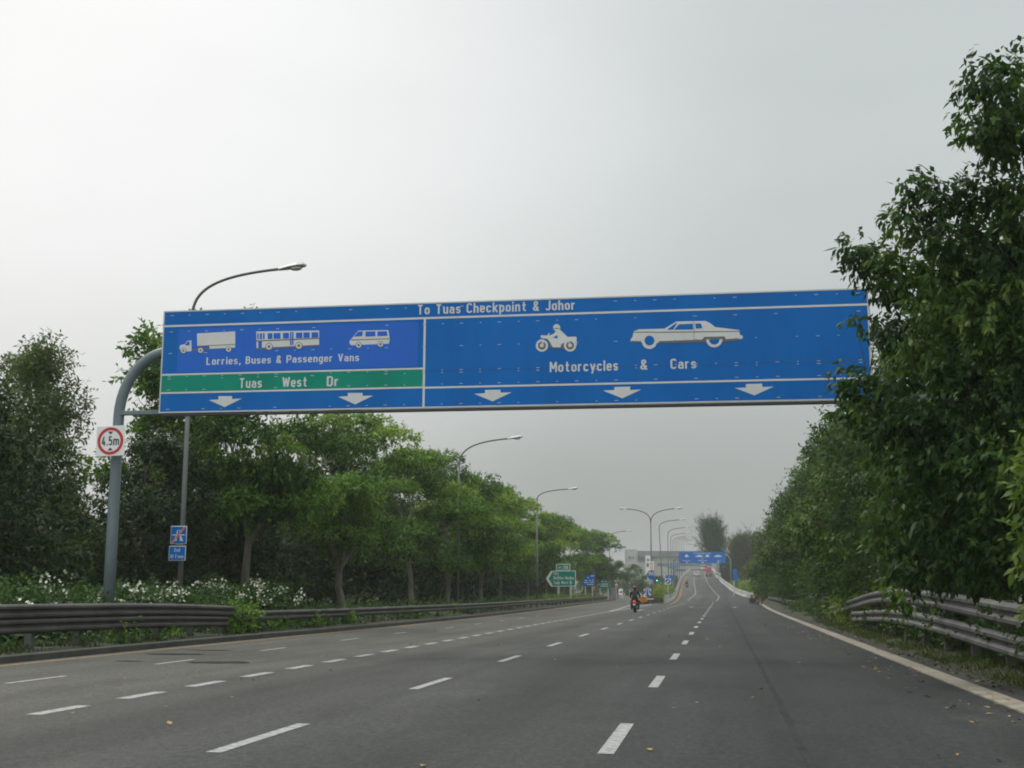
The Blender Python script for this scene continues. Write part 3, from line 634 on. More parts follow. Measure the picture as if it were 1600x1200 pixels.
# expressway end sign, two plates on the nearest lamp post
EY = 39.8
p = at(278.5, 849, EY)
T = thing('expressway_end_sign', 'blue expressway end sign with a red slash and lower text plate on lamp post', 'road sign', (p.x, EY, p.z))
a = at(279.3, 836, EY); s_ = .285
m = MB(); m.box((a.x, EY, a.z), (.57, .02, .60)); m.box((p.x, EY+.08, p.z), (.2, .14, .08)); pl1 = m.build('symbol_plate', M['sheet'], T, bevel=.01)
m = MB(); m.box((a.x, EY-.012, a.z), (.53, .006, .56)); m.build('blue_film', M['blue'], pl1)
m = MB()
for sg in (1, -1):
    m.prism([(a.x+sg*.06, EY-.02, a.z-.2), (a.x+sg*.18, EY-.02, a.z-.2), (a.x+sg*.10, EY-.02, a.z-.03), (a.x+sg*.04, EY-.02, a.z-.03)], (0, .003, 0))
    m.prism([(a.x+sg*.035, EY-.02, a.z+.04), (a.x+sg*.08, EY-.02, a.z+.04), (a.x+sg*.05, EY-.02, a.z+.17), (a.x+sg*.02, EY-.02, a.z+.17)], (0, .003, 0))
m.prism([(a.x-.22, EY-.02, a.z-.015), (a.x+.22, EY-.02, a.z-.015), (a.x+.22, EY-.02, a.z+.02), (a.x-.22, EY-.02, a.z+.02)], (0, .003, 0)); m.build('road_symbol', M['white'], pl1)
m = MB(); m.prism([(a.x-.26, EY-.026, a.z-.27), (a.x-.19, EY-.026, a.z-.27), (a.x+.26, EY-.026, a.z+.27), (a.x+.17, EY-.026, a.z+.27)], (0, .003, 0)); m.build('slash', M['salmon'], pl1)
a = at(277, 864.5, EY)
m = MB(); m.box((a.x, EY, a.z), (.60, .02, .49)); pl2 = m.build('text_plate', M['sheet'], T, bevel=.01)
m = MB(); m.box((a.x, EY-.012, a.z), (.56, .006, .45)); m.build('blue_film', M['blue'], pl2)
text_part('lettering', 'End', (a.x-.1, EY-.018, a.z+.05), .2, .12, M['white'], pl2, .01); text_part('lettering', "Of E'way", (a.x-.23, EY-.018, a.z-.16), .46, .12, M['white'], pl2, .01)
# ------------------------------------------------------------------ guardrails
WB = [(0, .155), (.05, .14), (.085, .105), (.085, .06), (.03, .02), (.03, -.02), (.085, -.06), (.085, -.105), (.05, -.14), (0, -.155), (-.012, -.15), (.035, -.135), (.07, -.10), (.07, -.065), (.015, -.02), (.015, .02), (.07, .065), (.07, .10), (.035, .135), (-.012, .15)]
def spl(tab, y0, y1, st):
    n = int((y1-y0)/st); return [y0+(y1-y0)*i/n for i in range(n+1)]
def rail(T, name, fx, ztab, y0, y1, side, m_, st=1.5, k=1.0):
    m = MB(); m.sweep([(fx(y), y, smooth_tab(ztab, y, 2.5)) for y in spl(None, y0, y1, st)], [(a*k, b*k) for a, b in WB], True, side)
    yj = y0+1.7
    while yj < min(y1, y0+60):          # lapped joints with bolt heads
        m.sweep([(fx(yj), yj, smooth_tab(ztab, yj, 2.5)), (fx(yj+.28), yj+.28, smooth_tab(ztab, yj+.28, 2.5))], [(a*k+.008, b*k*1.01) for a, b in WB], True, side)
        for q in (.06, .22):
            zz = smooth_tab(ztab, yj+q, 2.5); m.tube([(fx(yj+q)+side*.03*k, yj+q, zz), (fx(yj+q)+side*(.03*k+.03), yj+q, zz)], .022, 6)
        yj += 3.9; return m.build(name, m_, T, smooth=False)
def posts(T, fx, ys, top, m_, off, sz=.16, zb=.05):
    for y in ys:
        m = MB(); z1 = top(y); m.box((fx(y)+off, y, (z1+zb)/2), (sz, sz*.9, z1-zb)); m.build('post', m_, T, bevel=.01)
lxr = lambda y: kx(y)-.85
T = thing('guardrail', 'near double-beam guardrail of weathered grey steel below the white-flowered bushes', 'guardrail', (lxr(25), 25, 0), 'roadside guardrails')
zu = [(-5, .98), (25, .96), (32, .92), (38, .74), (39.5, .70)]; zl = [(-5, .655), (25, .655), (32, .60), (38, .44)]
rail(T, 'upper_beam', lxr, zu, 2, 36.2, 1, M['galvdark']); rail(T, 'lower_beam', lxr, zl, 2, 35.8, 1, M['galvdark'])
posts(T, lxr, [3+2.05*i for i in range(17)], lambda y: lerp_tab(zu, y)+.1, M['postdark'], -.16, .17)
T = thing('guardrail', 'long single-beam guardrail running along the left tree row into the distance', 'guardrail', (lxr(40), 40, 0), 'roadside guardrails')
zs_ = [(30, .66), (45, .60), (70, .56), (205, .58)]
rail(T, 'beam', lxr, zs_, 36.4, 196, 1, M['galvdark'], 3)
posts(T, lxr, [39+3.9*i for i in range(41)], lambda y: .62, M['galvdark'], -.12, .12)
rxr = lambda y: 4.95+.0*y
T = thing('guardrail', 'double-beam guardrail at right with twisted ends, overgrown by creepers', 'guardrail', (4.95, 25, 0), 'roadside guardrails')
zl = [(0, .46), (20.6, .47), (27, .62), (33, .74), (38, .76), (43, .68), (50, .50)]; zu = [(0, 1.0), (20.6, .99), (27, 1.18), (33, 1.31), (38, 1.34), (43, 1.28), (50, .98), (56, .74), (61, .52)]
rail(T, 'lower_beam', rxr, zl, 4, 50, -1, M['galv'], k=1.32); rail(T, 'upper_beam', rxr, zu, 4, 61, -1, M['galv'], k=1.32)
posts(T, rxr, [5+3.2*i for i in range(15)], lambda y: lerp_tab(zl, y)+(.75 if y < 46 else .1), M['postdark'], .17, .18)
T = thing('guardrail', 'short far piece of guardrail at right before the pale barrier wall', 'guardrail', (5.6, 130, 0), 'roadside guardrails')
rail(T, 'beam', lambda y: xr(y)+1.9, [(90, .62), (190, .62)], 96, 188, -1, M['galv'], 4); posts(T, lambda y: xr(y)+1.9, [97+4*i for i in range(23)], lambda y: .6, M['galvdark'], .12, .12)
# ------------------------------------------------------------------ foliage machinery
def leaf_object(name, sprigs, m, parent=None):
    P, A, N, L, W, tone = sprigs
    n = len(P); side = np.cross(A, N); side /= np.linalg.norm(side, axis=1)[:, None]+1e-9
    mid = P+A*(L*.45)[:, None]+np.cross(side, A)*(L*.06)[:, None]
    v = np.stack([P, mid+side*W[:, None], P+A*L[:, None], mid-side*W[:, None]], 1).reshape(-1, 3).astype(np.float32)
    if parent is not None:
        p = parent
        while p.parent is not None: p = p.parent
        v = v-np.array(p.location, np.float32)
    me = bpy.data.meshes.new(name); me.vertices.add(4*n); me.loops.add(4*n); me.polygons.add(n)
    me.vertices.foreach_set('co', v.ravel()); me.loops.foreach_set('vertex_index', np.arange(4*n, dtype=np.int32))
    me.polygons.foreach_set('loop_start', np.arange(0, 4*n, 4, dtype=np.int32)); me.polygons.foreach_set('loop_total', np.full(n, 4, np.int32))
    at_ = me.attributes.new('tone', 'FLOAT', 'POINT'); at_.data.foreach_set('value', np.repeat(tone, 4).astype(np.float32))
    me.update(calc_edges=True); me.materials.append(m)
    o = bpy.data.objects.new(name, me); COL.objects.link(o)
    if parent is not None: o.parent = parent
    return o
def unit(a): return a/(np.linalg.norm(a, axis=1)[:, None]+1e-9)
def sprigs(clumps, n, L=.22, W=.05, per=6, droop=.4, seed=1, spread=1.0, shell=2.4, hemi=0.0, tone_c=.5, wexp=.62, stl=2.1, jit=.16):
    """leaves in little twigs scattered through ellipsoid clumps (cx,cy,cz,rx,ry,rz)"""
    g = np.random.default_rng(seed); C = np.array(clumps, float); k = max(1, n//per)
    wt = (C[:, 3]*C[:, 4]*C[:, 5])**wexp; idx = g.choice(len(C), k, p=wt/wt.sum())
    d = unit(g.normal(size=(k, 3)))
    if hemi: d[:, 2] = np.where(g.random(k) < hemi, np.abs(d[:, 2]), d[:, 2])
    rad = g.random(k)**(1/shell)*(1+jit*g.normal(size=k))
    c = C[idx]; base = c[:, :3]+d*c[:, 3:6]*rad[:, None]
    ax = unit(d*.9+g.normal(size=(k, 3))*.6*spread+np.array([0, 0, -droop*.6]))
    ctone = g.random(len(C)); tn = .5+(ctone[idx]-.5)*tone_c+g.normal(size=k)*.13
    P = np.repeat(base, per, 0); AX = np.repeat(ax, per, 0); t = np.tile(np.arange(per)/per, k)
    sl_ = L*stl
    P = P+AX*(t*sl_)[:, None]
    sd_ = unit(np.cross(AX, g.normal(size=(k*per, 3)))); A = unit(AX*.55+sd_*.75+np.array([0, 0, -droop])+g.normal(size=(k*per, 3))*.22)
    N = unit(g.normal(size=(k*per, 3))*.55+np.array([0, 0, 1.0])+d.repeat(per, 0)*.35)
    LL = L*g.uniform(.5, 1.35, k*per); WW = W*g.uniform(.7, 1.25, k*per)
    return P, A, N, LL, WW, np.clip(np.repeat(tn, per)+g.normal(size=k*per)*.08, 0, 1)
def limbs(mb, root, fork, clumps, rb, seed, nmain=4, tw=.13):
    g = random.Random(seed); C = [Vector(c[:3]) for c in clumps]
    fk = Vector(fork); rt = Vector(root)
    midp = (rt+fk)/2+Vector((g.uniform(-.2, .2), g.uniform(-.2, .2), 0))
    mb.tube([rt+Vector((0, 0, -.15)), rt+Vector((0, 0, .35)), midp, fk], [rb*1.35, rb*1.05, rb*.88, rb*.75], 9, False)
    # main limbs to cluster seeds
    seeds = g.sample(C, min(nmain, len(C))); nodes = []
    for s in seeds:
        e = fk.lerp(s, .62); b = fk.lerp(e, .5)+Vector((g.uniform(-.3, .3), g.uniform(-.3, .3), g.uniform(-.1, .5)))
        mb.tube([fk-Vector((0, 0, .3)), b, e, s], [rb*.62, rb*.42, rb*.22, rb*.07], 7, False); nodes += [b, e, s]
    for c in C:
        q = min(nodes, key=lambda n_: (n_-c).length+(1.5 if n_.z > c.z else 0)); mdp = q.lerp(c, .55)+Vector((g.uniform(-.25, .25), g.uniform(-.25, .25), g.uniform(-.3, .1)))
        mb.tube([q, mdp, c], [rb*tw, rb*tw*.7, rb*tw*.3], 5, False)
def crown_clumps(seed, h, z0, rad, n, flat=.5, size=(.9, 1.6), shape='umbrella', lean=(0, 0)):
    g = random.Random(seed); out_ = []
    for i in range(n):
        for _ in range(60):
            u, a = math.sqrt(g.random()), g.uniform(0, 2*math.pi); tz = g.random()
            if shape == 'umbrella': env = .55+.45*math.sin(math.pi*min(1, .15+tz*.75)) if tz < .8 else .75*(1-tz)/.2+.1
            elif shape == 'cone': env = 1.0-.75*tz
            elif shape == 'dome': env = math.sqrt(max(0, 1-(max(0, tz-.3)/.72)**2))*(.8+.2*min(1, tz*4))
            else: env = math.sqrt(max(.02, 1-(2*tz-1)**2))
            if g.random() < u*u*.8+.25: break
        s = g.uniform(*size)*(1-.25*tz); r_ = max(0, rad*env-s*.5)*u
        out_.append((r_*math.cos(a)+lean[0]*tz, r_*math.sin(a)+lean[1]*tz, z0+(h-z0-s*flat*.9)*tz+.2, s, s, s*flat))
    return out_
PROTO = {}
def proto_tree(key, name, cl, n, m, L, W, droop, bark='bark', rb=.2, fork=3.2, seed=1, per=6, nmain=4, fx=(0, 0), **kw):
    T = thing(name, '', 'tree')
    mb = MB(); limbs(mb, (0, 0, 0), (fx[0], fx[1], fork), cl, rb, seed, nmain); mb.build('trunk', M[bark], T, smooth=True)
    leaf_object('crown', sprigs(cl, n, L, W, per, droop, seed, **kw), M[m], T)
    PROTO[key] = [T, False]
def plant(key, label, x, y, z=0.2, s=1.0, rz=0.0, group=None, sz=None, name=None, cat=None):
    T, used = PROTO[key]
    o = T if not used else copy_tree(T)
    PROTO[key][1] = True
    o.location = (x, y, z); o.rotation_euler = (0, 0, rz); o.scale = (s, s, sz or s); o['label'] = label
    if group: o['group'] = group
    if cat: o['category'] = cat
    return o
# roadside trees at left (layered, forked pale trunks)
for k in range(4):
    cl = crown_clumps(20+k, 10.9, 3.6, 5.3, 26, .46, (1.35, 2.3), 'umbrella')+crown_clumps(220+k, 11.6, 8.0, 3.4, 6, .6, (.5, .8), 'umbrella')+crown_clumps(320+k, 5.6, 2.5, 4.4, 9, .5, (.9, 1.4), 'dome')
    proto_tree('road%d' % k, 'roadside_tree', cl, 38000, 'lf_road', .24, .05, .4, tone_c=.75, shell=4.0, jit=.09, stl=1.5, rb=.21, fork=2.6+.5*k, seed=40+k, nmain=4, hemi=.85, fx=(.2*(k-1), .15))
for k in range(3):
    cl = crown_clumps(60+k, 11, 1.2, 4.6, 46, .7, (1.0, 1.8), 'dome')
    proto_tree('wood%d' % k, 'wood_tree', cl, 13000, 'lf_wood', .32, .075, .4, bark='barkdark', rb=.19, fork=2.6, seed=70+k, hemi=.3)
cl = crown_clumps(81, 11, 2.2, 3.6, 54, 1.15, (.55, 1.05), 'cone')
proto_tree('pale', 'bushy_tree', cl, 16000, 'lf_pale', .21, .045, .15, rb=.16, fork=3.0, seed=82, nmain=6)
# tiered tree
cl = []
gg = random.Random(8)
for z, r_ in ((6.0, 3.2), (8.0, 2.7), (9.6, 2.2), (10.9, 1.5), (11.9, .8)):
    for i in range(int(4+r_*2.2)):
        a = gg.uniform(0, 6.28); q = r_*math.sqrt(gg.random()); cl.append((q*math.cos(a), q*math.sin(a), z+gg.uniform(-.2, .2), .75, .75, .26))
proto_tree('tier', 'tiered_tree', cl, 7000, 'lf_road', .26, .07, .2, rb=.15, fork=5.5, seed=83, nmain=6)
for k in range(3):
    cl = crown_clumps(90+k, 11.4, .9, 4.6, 64, .8, (.8, 1.5), 'dome')
    proto_tree('right%d' % k, 'roadside_tree', cl, 30000, 'lf_right', .22, .055, .5, tone_c=.7, bark='barkdark', rb=.19, fork=2.0, seed=95+k, nmain=6, hemi=.35)
# ---- left row
LROW = [
 ('road1', 'forked pale-trunked tree rising behind the white-flowered bushes', 395, 49, .86), ('road0', 'forked pale-trunked tree first past the white-flowered bushes', 545, 64, .98),
 ('road2', 'roadside tree second past the flowered bushes, trunk leaning right', 650, 78, .93), ('road3', 'roadside tree third past the flowered bushes, beside the second lamp', 705, 90, .97),
 ('road1', 'roadside tree fourth past the flowered bushes, twin-stemmed', 757, 102, .93), ('road0', 'roadside tree with a thin pale trunk left of the exit sign', 796, 114, .92),
 ('road2', 'roadside tree under the third lamp, just left of the exit sign', 830, 127, .92), ('road3', 'roadside tree directly behind the green exit sign', 868, 143, 1.0),
 ('road1', 'roadside tree behind the stepped blue sign', 893, 160, .94), ('road2', 'roadside tree with layered branches above the blue sign', 915, 178, 1.0), ('road0', 'far roadside tree above the small green sign', 936, 200, .98)]
for i, (k, lab, px, Y, s) in enumerate(LROW):
    q = at(px, 925, Y); plant(k, lab, q.x-(3.2 if 110 < Y < 185 else .3), Y, .25, s, i*1.37, 'roadside trees at left', sz=1.1 if i == 0 else None)
plant('pale', 'tall bushy tree at the left border, sky showing through its top', -25.4, 44, .3, .95, .4)
plant('pale', 'tall bushy tree behind the left border, half hidden by its neighbour', -28.2, 47, .3, .98, 2.0)
plant('tier', 'slender tree with flat foliage tiers behind the arched post', -22.3, 48.5, .3, 1.0, .9)
LMASS = [('wood0', 'dark leafy tree at the left border above the guardrail', -20.6, 33, .62), ('wood1', 'dark leafy tree behind the gantry post foot', -19.9, 42, .60), ('wood2', 'leafy tree between the gantry post and lamp post', -21.8, 52.5, .70)]
for k, lab, x, y, s in LMASS: plant(k, lab, x, y, .25, s, x)
rw = random.Random(17)
bk = 0
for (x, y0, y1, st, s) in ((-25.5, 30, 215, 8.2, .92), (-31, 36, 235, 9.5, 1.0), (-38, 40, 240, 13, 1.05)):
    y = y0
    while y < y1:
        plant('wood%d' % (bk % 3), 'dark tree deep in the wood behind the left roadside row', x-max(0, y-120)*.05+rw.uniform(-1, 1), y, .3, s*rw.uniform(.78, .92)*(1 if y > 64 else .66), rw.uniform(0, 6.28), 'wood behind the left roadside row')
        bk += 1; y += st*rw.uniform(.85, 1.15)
# ---- right row
RROW = [('right0', 'leafy tree leaning over the right guardrail, second from the camera', 8.3, 31, 1.0), ('right1', 'leafy tree behind the upswept guardrail end', 8.0, 41, .95), ('right2', 'dense tree past the guardrail end, with bare twigs over its top', 7.9, 52, 1.0),
 ('right0', 'dense green tree fourth in the right row', 7.8, 64, .96), ('right1', 'dense green tree fifth in the right row', 7.7, 77, 1.0), ('right2', 'dense green tree sixth in the right row', 7.6, 91, .97), ('right0', 'dense green tree seventh in the right row', 7.7, 107, .95),
 ('right1', 'dense green tree eighth in the right row', 7.9, 125, .98), ('right2', 'dense green tree ninth in the right row, red bush below', 7.6, 146, .93), ('right0', 'last dense tree of the right row, by the pale barrier wall', 7.4, 170, .95)]
for i, (k, lab, x, y, s) in enumerate(RROW): plant(k, lab, x, y, .25, s, i*2.1+.3, 'roadside trees at right')
for i, (x, y, s) in enumerate(((15, 24, 1.1), (14.5, 36, 1.1), (15.5, 50, 1.12), (15, 72, 1.05), (15.5, 100, 1.05), (15, 135, 1.0))):
    plant('right%d' % (i % 3), 'tree standing behind the right roadside row', x, y, .2, s, i*1.9, 'trees behind the right roadside row')
# ---- the big near tree at right: crown laid out from the limbs that show
NT = thing('overhanging_tree', 'big dark tree at the right border, its branches hanging over the blue sign', 'tree', (8.0, 21.5, .2))
cl = []
def cp(px, py, Y, r_, fl=.75): q = at(px, py, Y); cl.append((q.x, q.y, q.z, r_*.8, r_*.9, r_*fl*.8))
for a in ((1560, 170, 19, .85), (1610, 130, 19.5, .9), (1540, 120, 18.5, .45), (1590, 210, 19, .7), (1650, 190, 20, 1.1), (1545, 205, 18.6, .42), (1690, 170, 21, 1.0), (1720, 270, 21, 1.2),
          (1430, 290, 20.5, .38), (1410, 335, 20.5, .34), (1480, 310, 20.3, .55), (1545, 300, 20, .65), (1600, 320, 19.6, .8), (1440, 370, 21, .5), (1500, 380, 20.4, .75), (1570, 400, 20, .95), (1650, 380, 20.6, 1.2),
          (1340, 390, 21.6, .36), (1375, 405, 21.4, .42), (1350, 425, 21.5, .3), (1420, 430, 21, .6), (1385, 450, 21.2, .32), (1480, 460, 20.5, .85), (1560, 490, 20, 1.0), (1640, 500, 20, 1.2),
          (1335, 495, 22, .2, .5), (1370, 510, 22, .3, .6), (1410, 520, 21.5, .45), (1450, 545, 21, .7), (1530, 580, 20.3, 1.0), (1620, 620, 20, 1.2),
          (1310, 580, 22.3, .22, .5), (1335, 600, 22, .34, .6), (1350, 635, 22, .38), (1325, 640, 22, .22), (1395, 600, 21.5, .55), (1390, 670, 21.5, .7), (1450, 650, 21, .85), (1420, 740, 21.5, .85), (1500, 700, 20.6, 1.0), (1580, 740, 20, 1.1), (1480, 800, 21, .95),
          (1400, 820, 22, .75), (1560, 830, 20.5, 1.0), (1440, 880, 21.5, .6), (1510, 880, 21, .7), (1412, 925, 21.5, .32, 1.2), (1590, 880, 20.5, .7), (1660, 740, 20, 1.3), (1700, 600, 21, 1.4), (1660, 860, 20, 1.0)): cp(*a)
for i in range(9):
    a = i*2.4; cl.append((8.3+2.6*math.cos(a), 23.5+2.2*math.sin(a), 2.6+i*.8, 1.15, 1.15, .8))
mb = MB(); limbs(mb, (8.0, 21.5, .2), (7.7, 21.4, 2.6), cl, .17, 5, 14, tw=.06); mb.build('trunk', M['barkdark'], NT, smooth=True)
leaf_object('crown', sprigs(cl, 48000, .16, .036, 6, .8, 77, shell=2.0, wexp=.5, stl=1.6, jit=.05, tone_c=.7), M['lf_near'], NT)
# closest leaves at the right border
NB = thing('near_bush', 'out-of-focus pale green leafy shoots nearest the camera at the right border', 'bush', (5.6, 12.2, .2))
cl = []
for (px, py, Y, r_) in ((1612, 665, 12.5, .14), (1622, 740, 12.4, .2), (1600, 815, 12.5, .13), (1625, 820, 12.3, .2), (1612, 870, 12.5, .14), (1660, 760, 12.5, .3), (1660, 880, 12.5, .3), (1660, 940, 12.5, .25)):
    q = at(px, py, Y); cl.append((q.x, q.y, q.z, r_, r_, r_*.8))
mb = MB(); limbs(mb, (5.6, 12.2, .2), (5.5, 12.2, .9), cl, .05, 6, 4); mb.build('stem', M['barkdark'], NB, smooth=True)
leaf_object('foliage', sprigs(cl, 1000, .13, .03, 5, .5, 78), leaf_mat('leaf_young', (.06, .11, .02), (.10, .16, .025), (.15, .21, .04)), NB)
# bare twiggy tree above the right row
BT = thing('twiggy_tree', 'half-bare twiggy tree poking above the right row under the sign', 'tree', (6.9, 56, .2))
mb = MB(); g_ = random.Random(4)
mb.tube([(6.9, 56, .1), (6.6, 56, 5), (6.4, 56, 9.2)], [.16, .12, .06], 7)
cl = []
for i in range(46):
    z = 7.2+g_.random()*2.6; a = g_.uniform(0, 6.28); l = g_.uniform(.8, 2.0)*(1 if z < 8.8 else .6); e = (6.5+l*math.cos(a), 56+l*math.sin(a), z+l*.8)
    mb.tube([(6.5, 56, z), (6.5+l*.5*math.cos(a), 56+l*.5*math.sin(a), z+l*.3), e], [.035, .022, .010], 4, False)
    if i % 2 == 0: cl.append((*e, .28, .28, .2))
mb.build('trunk', M['barkdark'], BT); leaf_object('crown', sprigs(cl, 700, .2, .05, 5, .3, 79), M['lf_pale'], BT)
# casuarinas beyond the flyover
def casuarina(label, x, y, h, rad, seed, m, n, lean=0.0, nm='casuarina_tree'):
    T = thing(nm, label, 'tree', (x, y, 0)); g = random.Random(seed); cl = []; mb = MB()
    mb.tube([(x, y, -.1), (x+lean*.5, y, h*.5), (x+lean, y, h*.97)], [.45, .3, .06], 8)
    for i in range(120):
        tz = .03+.92*g.random()**1.05; a = g.uniform(0, 6.28) if tz > .42 else g.uniform(-1.1, 1.1); r_ = rad*(1-tz*.8)*g.uniform(.45, 1.15)*(1 if tz > .42 else .8)
        e = Vector((x+lean*tz+r_*math.cos(a)-.25*r_, y+r_*math.sin(a), h*tz+r_*.75)) if tz > .42 else Vector((x+lean*tz+r_*math.cos(a), y+r_*math.sin(a), h*tz+r_*.5)); b = Vector((x+lean*tz, y, h*tz))
        mb.tube([b, b.lerp(e, .6)+Vector((0, 0, -.2)), e], [.09, .06, .02], 4, False)
        for k in range(4):
            q = b.lerp(e, .4+.24*k); rr = .62-.12*k; cl.append((q.x, q.y, q.z+.1, rr, rr, rr*.9))
    for i in range(26):                    # upswept leaders give the jagged top
        z0 = h*g.uniform(.5, .85); a = g.uniform(0, 6.28); l = rad*g.uniform(.25, .6)
        b = Vector((x+lean*z0/h, y, z0)); e = b+Vector((l*math.cos(a)*.7-.35*l, l*math.sin(a)*.5, l*1.15))
        mb.tube([b, b.lerp(e, .5), e], [.07, .045, .015], 4, False)
        for k in range(5): q = b.lerp(e, .3+.19*k); rr = .5-.07*k; cl.append((q.x, q.y, q.z, rr, rr, rr*1.3))
    mb.build('trunk', M['barkdark'], T)
    P, A, N, L, W, t = sprigs(cl, int(n*1.6), 1.25, .045, 7, .1, seed, spread=.4, wexp=.4, jit=.05)
    A = unit(A*.7+np.array([-.25, 0, .6])+unit(P-np.array([x, y, h*.4]))*.8)
    leaf_object('crown', (P, A, N, L, W, t), M[m], T); return T
casuarina('tall feathery dark casuarina beyond the flyover, its plumes leaning left', 1.6, 372, 21.5, 8.5, 3, 'lf_casu', 16000, -4.2)
casuarina('second feathery casuarina right of the tallest one', 7.4, 352, 14.5, 6.5, 4, 'lf_casu', 12000, -1.0)
casuarina('brownish dry feathery tree between casuarinas and the right row', 6.2, 335, 15.0, 6.0, 6, 'lf_dry', 10000, -.5)
# trees in the gap between slip road and flyover, and round the bend
CG = [('right0', 'hazy tree nearest the end of the left guardrail', -23.5, 236, 0.82), ('right1', 'hazy rounded tree left of the white building block', -21.5, 268, 0.68), ('right2', 'hazy tree in front of the white building block', -19.5, 292, 0.66), ('right0', 'hazy tree below the grey building', -17.6, 318, 0.55), ('right1', 'hazy low tree behind the keep-either-side sign', -16.5, 352, 0.50), ('right2', 'hazy low tree below the pale facade', -14.2, 330, 0.42), ('right0', 'hazy low tree behind the hedge end', -13.6, 390, 0.55)]
for k, lab, x, y, s in CG: plant(k, lab, x, y, 0, s, x*3, 'hazy trees round the slip road bend')
# distant tree belt: one mass
cl = []; g_ = random.Random(31)
for i in range(150):
    x = -260+i*3.6; y = 760+g_.uniform(-20, 20); r_ = g_.uniform(3, 5.5)
    if -40 < x < 40: y += 60
    cl.append((x, y, g_.uniform(2, 9), r_, r_, r_*.9))
    cl.append((x+1.5, y+6, g_.uniform(1, 4), r_, r_, r_))
tag(leaf_object('far_woods', sprigs(cl, 26000, 1.6, .6, 5, .2, 32), M['lf_pale']), kind='stuff')
cl = []
for i in range(44):
    y = 215+i*9; cl.append((10+g_.uniform(-1, 3)-max(0, y-330)*.012, y, g_.uniform(1.5, 5), 3, 3, 2.6)); cl.append((13+g_.uniform(-1, 3), y+4, g_.uniform(3, 8), 3.2, 3.2, 2.6))
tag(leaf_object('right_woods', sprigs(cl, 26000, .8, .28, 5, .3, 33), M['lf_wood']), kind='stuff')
# ------------------------------------------------------------------ bushes, hedges, undergrowth
def bush(name, label, cat, cl, n, m, L, W, seed, group=None, flowers=None, nfl=0, fm='petal', droop=.3, fsz=.06):
    c = cl[0]; T = thing(name, label, cat, (c[0], c[1], .15), group)
    mb = MB()
    for q in cl: mb.tube([(q[0], q[1], .0), (q[0]+.1, q[1], q[2]*.6), (q[0], q[1], q[2])], [.035, .025, .012], 5)
    mb.build('stem', M['barkdark'], T); leaf_object('foliage', sprigs(cl, n, L, W, 5, droop, seed, shell=3, stl=1.3, jit=.08), M[m], T)
    if nfl:
        g = np.random.default_rng(seed+1); C = np.array(cl); kc = g.integers(0, max(1, nfl//3), nfl); idx = g.integers(0, len(C), nfl)[kc]; d = unit(g.normal(size=(nfl, 3))[kc]+g.normal(size=(nfl, 3))*.28); d[:, 2] = np.abs(d[:, 2])*.9; d[:, 1] = -np.abs(d[:, 1]); d[:, 0] = np.abs(d[:, 0])
        b_ = C[idx][:, :3]+d*C[idx][:, 3:6]*1.12
        P = np.repeat(b_, 9, 0)+g.normal(size=(nfl*9, 3))*fsz*.8; A = unit(g.normal(size=(nfl*9, 3))+np.array([0, -.3, .2])); N = unit(g.normal(size=(nfl*9, 3))+np.array([0, -1, .6]))
        f = leaf_object('blossoms', (P, A, N, np.full(nfl*9, fsz*.75), np.full(nfl*9, fsz*.3), np.full(nfl*9, .5)), M[fm], T); f['kind'] = 'stuff'
    return T
gb = random.Random(12)
FB = [('white-flowered bush at the left border behind the guardrail', 26, 31, 1.85, 24), ('white-flowered bush left of the gantry post', 30, 34.6, 1.75, 26), ('white-flowered bush right of the gantry post', 34.5, 38.5, 1.7, 22), ('white-flowered bush under the expressway end sign', 38.4, 42.2, 1.8, 44), ('white-flowered bush last to the right, with a rounded end', 42.2, 45.8, 1.95, 46)]
for i, (lab, y0, y1, h, nf) in enumerate(FB):
    h -= .30
    cl = []
    for k in range(9):
        y = y0+(y1-y0)*(k+.5)/9; cl.append((-16.4+gb.uniform(-.6, .4), y, gb.uniform(.6, 1.0), .85, .75, h-.95+gb.uniform(-.15, .12)))
        cl.append((-17.6+gb.uniform(-.4, .4), y, gb.uniform(.7, 1.1), .9, .8, h-.9+gb.uniform(-.15, .2)))
    bush('flowering_bush', lab, 'bush', cl, 13000, 'lf_hedge', .15, .042, 200+i, 'white-flowered bushes behind the left guardrail', nfl=int(nf*1.25), fsz=.14)
# low undergrowth along the left rail, stuff
cl = []
for i in range(130):
    y = 44+i*1.2; x = lxr(y)-gb.uniform(.5, 3.2); cl.append((x, y, gb.uniform(.15, .45), .8, .9, gb.uniform(.3, .6)))
for i in range(60):
    y = 20+i*.5; cl.append((lxr(y)-gb.uniform(.2, .9), y, .2, .4, .4, .28))
tag(leaf_object('undergrowth', sprigs(cl, 22000, .17, .045, 5, .2, 300, hemi=.8), M['lf_hedge']), kind='stuff')
cl = []
for i in range(190):
    y = 40+i*1.15; x = kx(y)-gb.uniform(7.5, 11)-max(0, y-150)*.02; r_ = gb.uniform(1.0, 1.7); cl.append((x, y, gb.uniform(.8, 3.4), r_, r_, r_))
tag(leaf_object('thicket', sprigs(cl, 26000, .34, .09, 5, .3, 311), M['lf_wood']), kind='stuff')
cl = []
for i in range(36):
    y = 36+gb.random()*1.9; cl.append((lxr(y)+gb.uniform(-.2, .14), y, gb.uniform(.2, .95), .22, .22, .18))
for i in range(60):
    y = gb.choice((29.5, 33, 40, 43, 47, 52, 58, 66))+gb.uniform(-.6, .6); cl.append((lxr(y)+gb.uniform(-.3, .1), y, gb.uniform(.1, .62), .16, .2, .14))
tag(leaf_object('creeper', sprigs(cl, 4200, .09, .035, 5, .3, 301), M['lf_road']), kind='stuff')
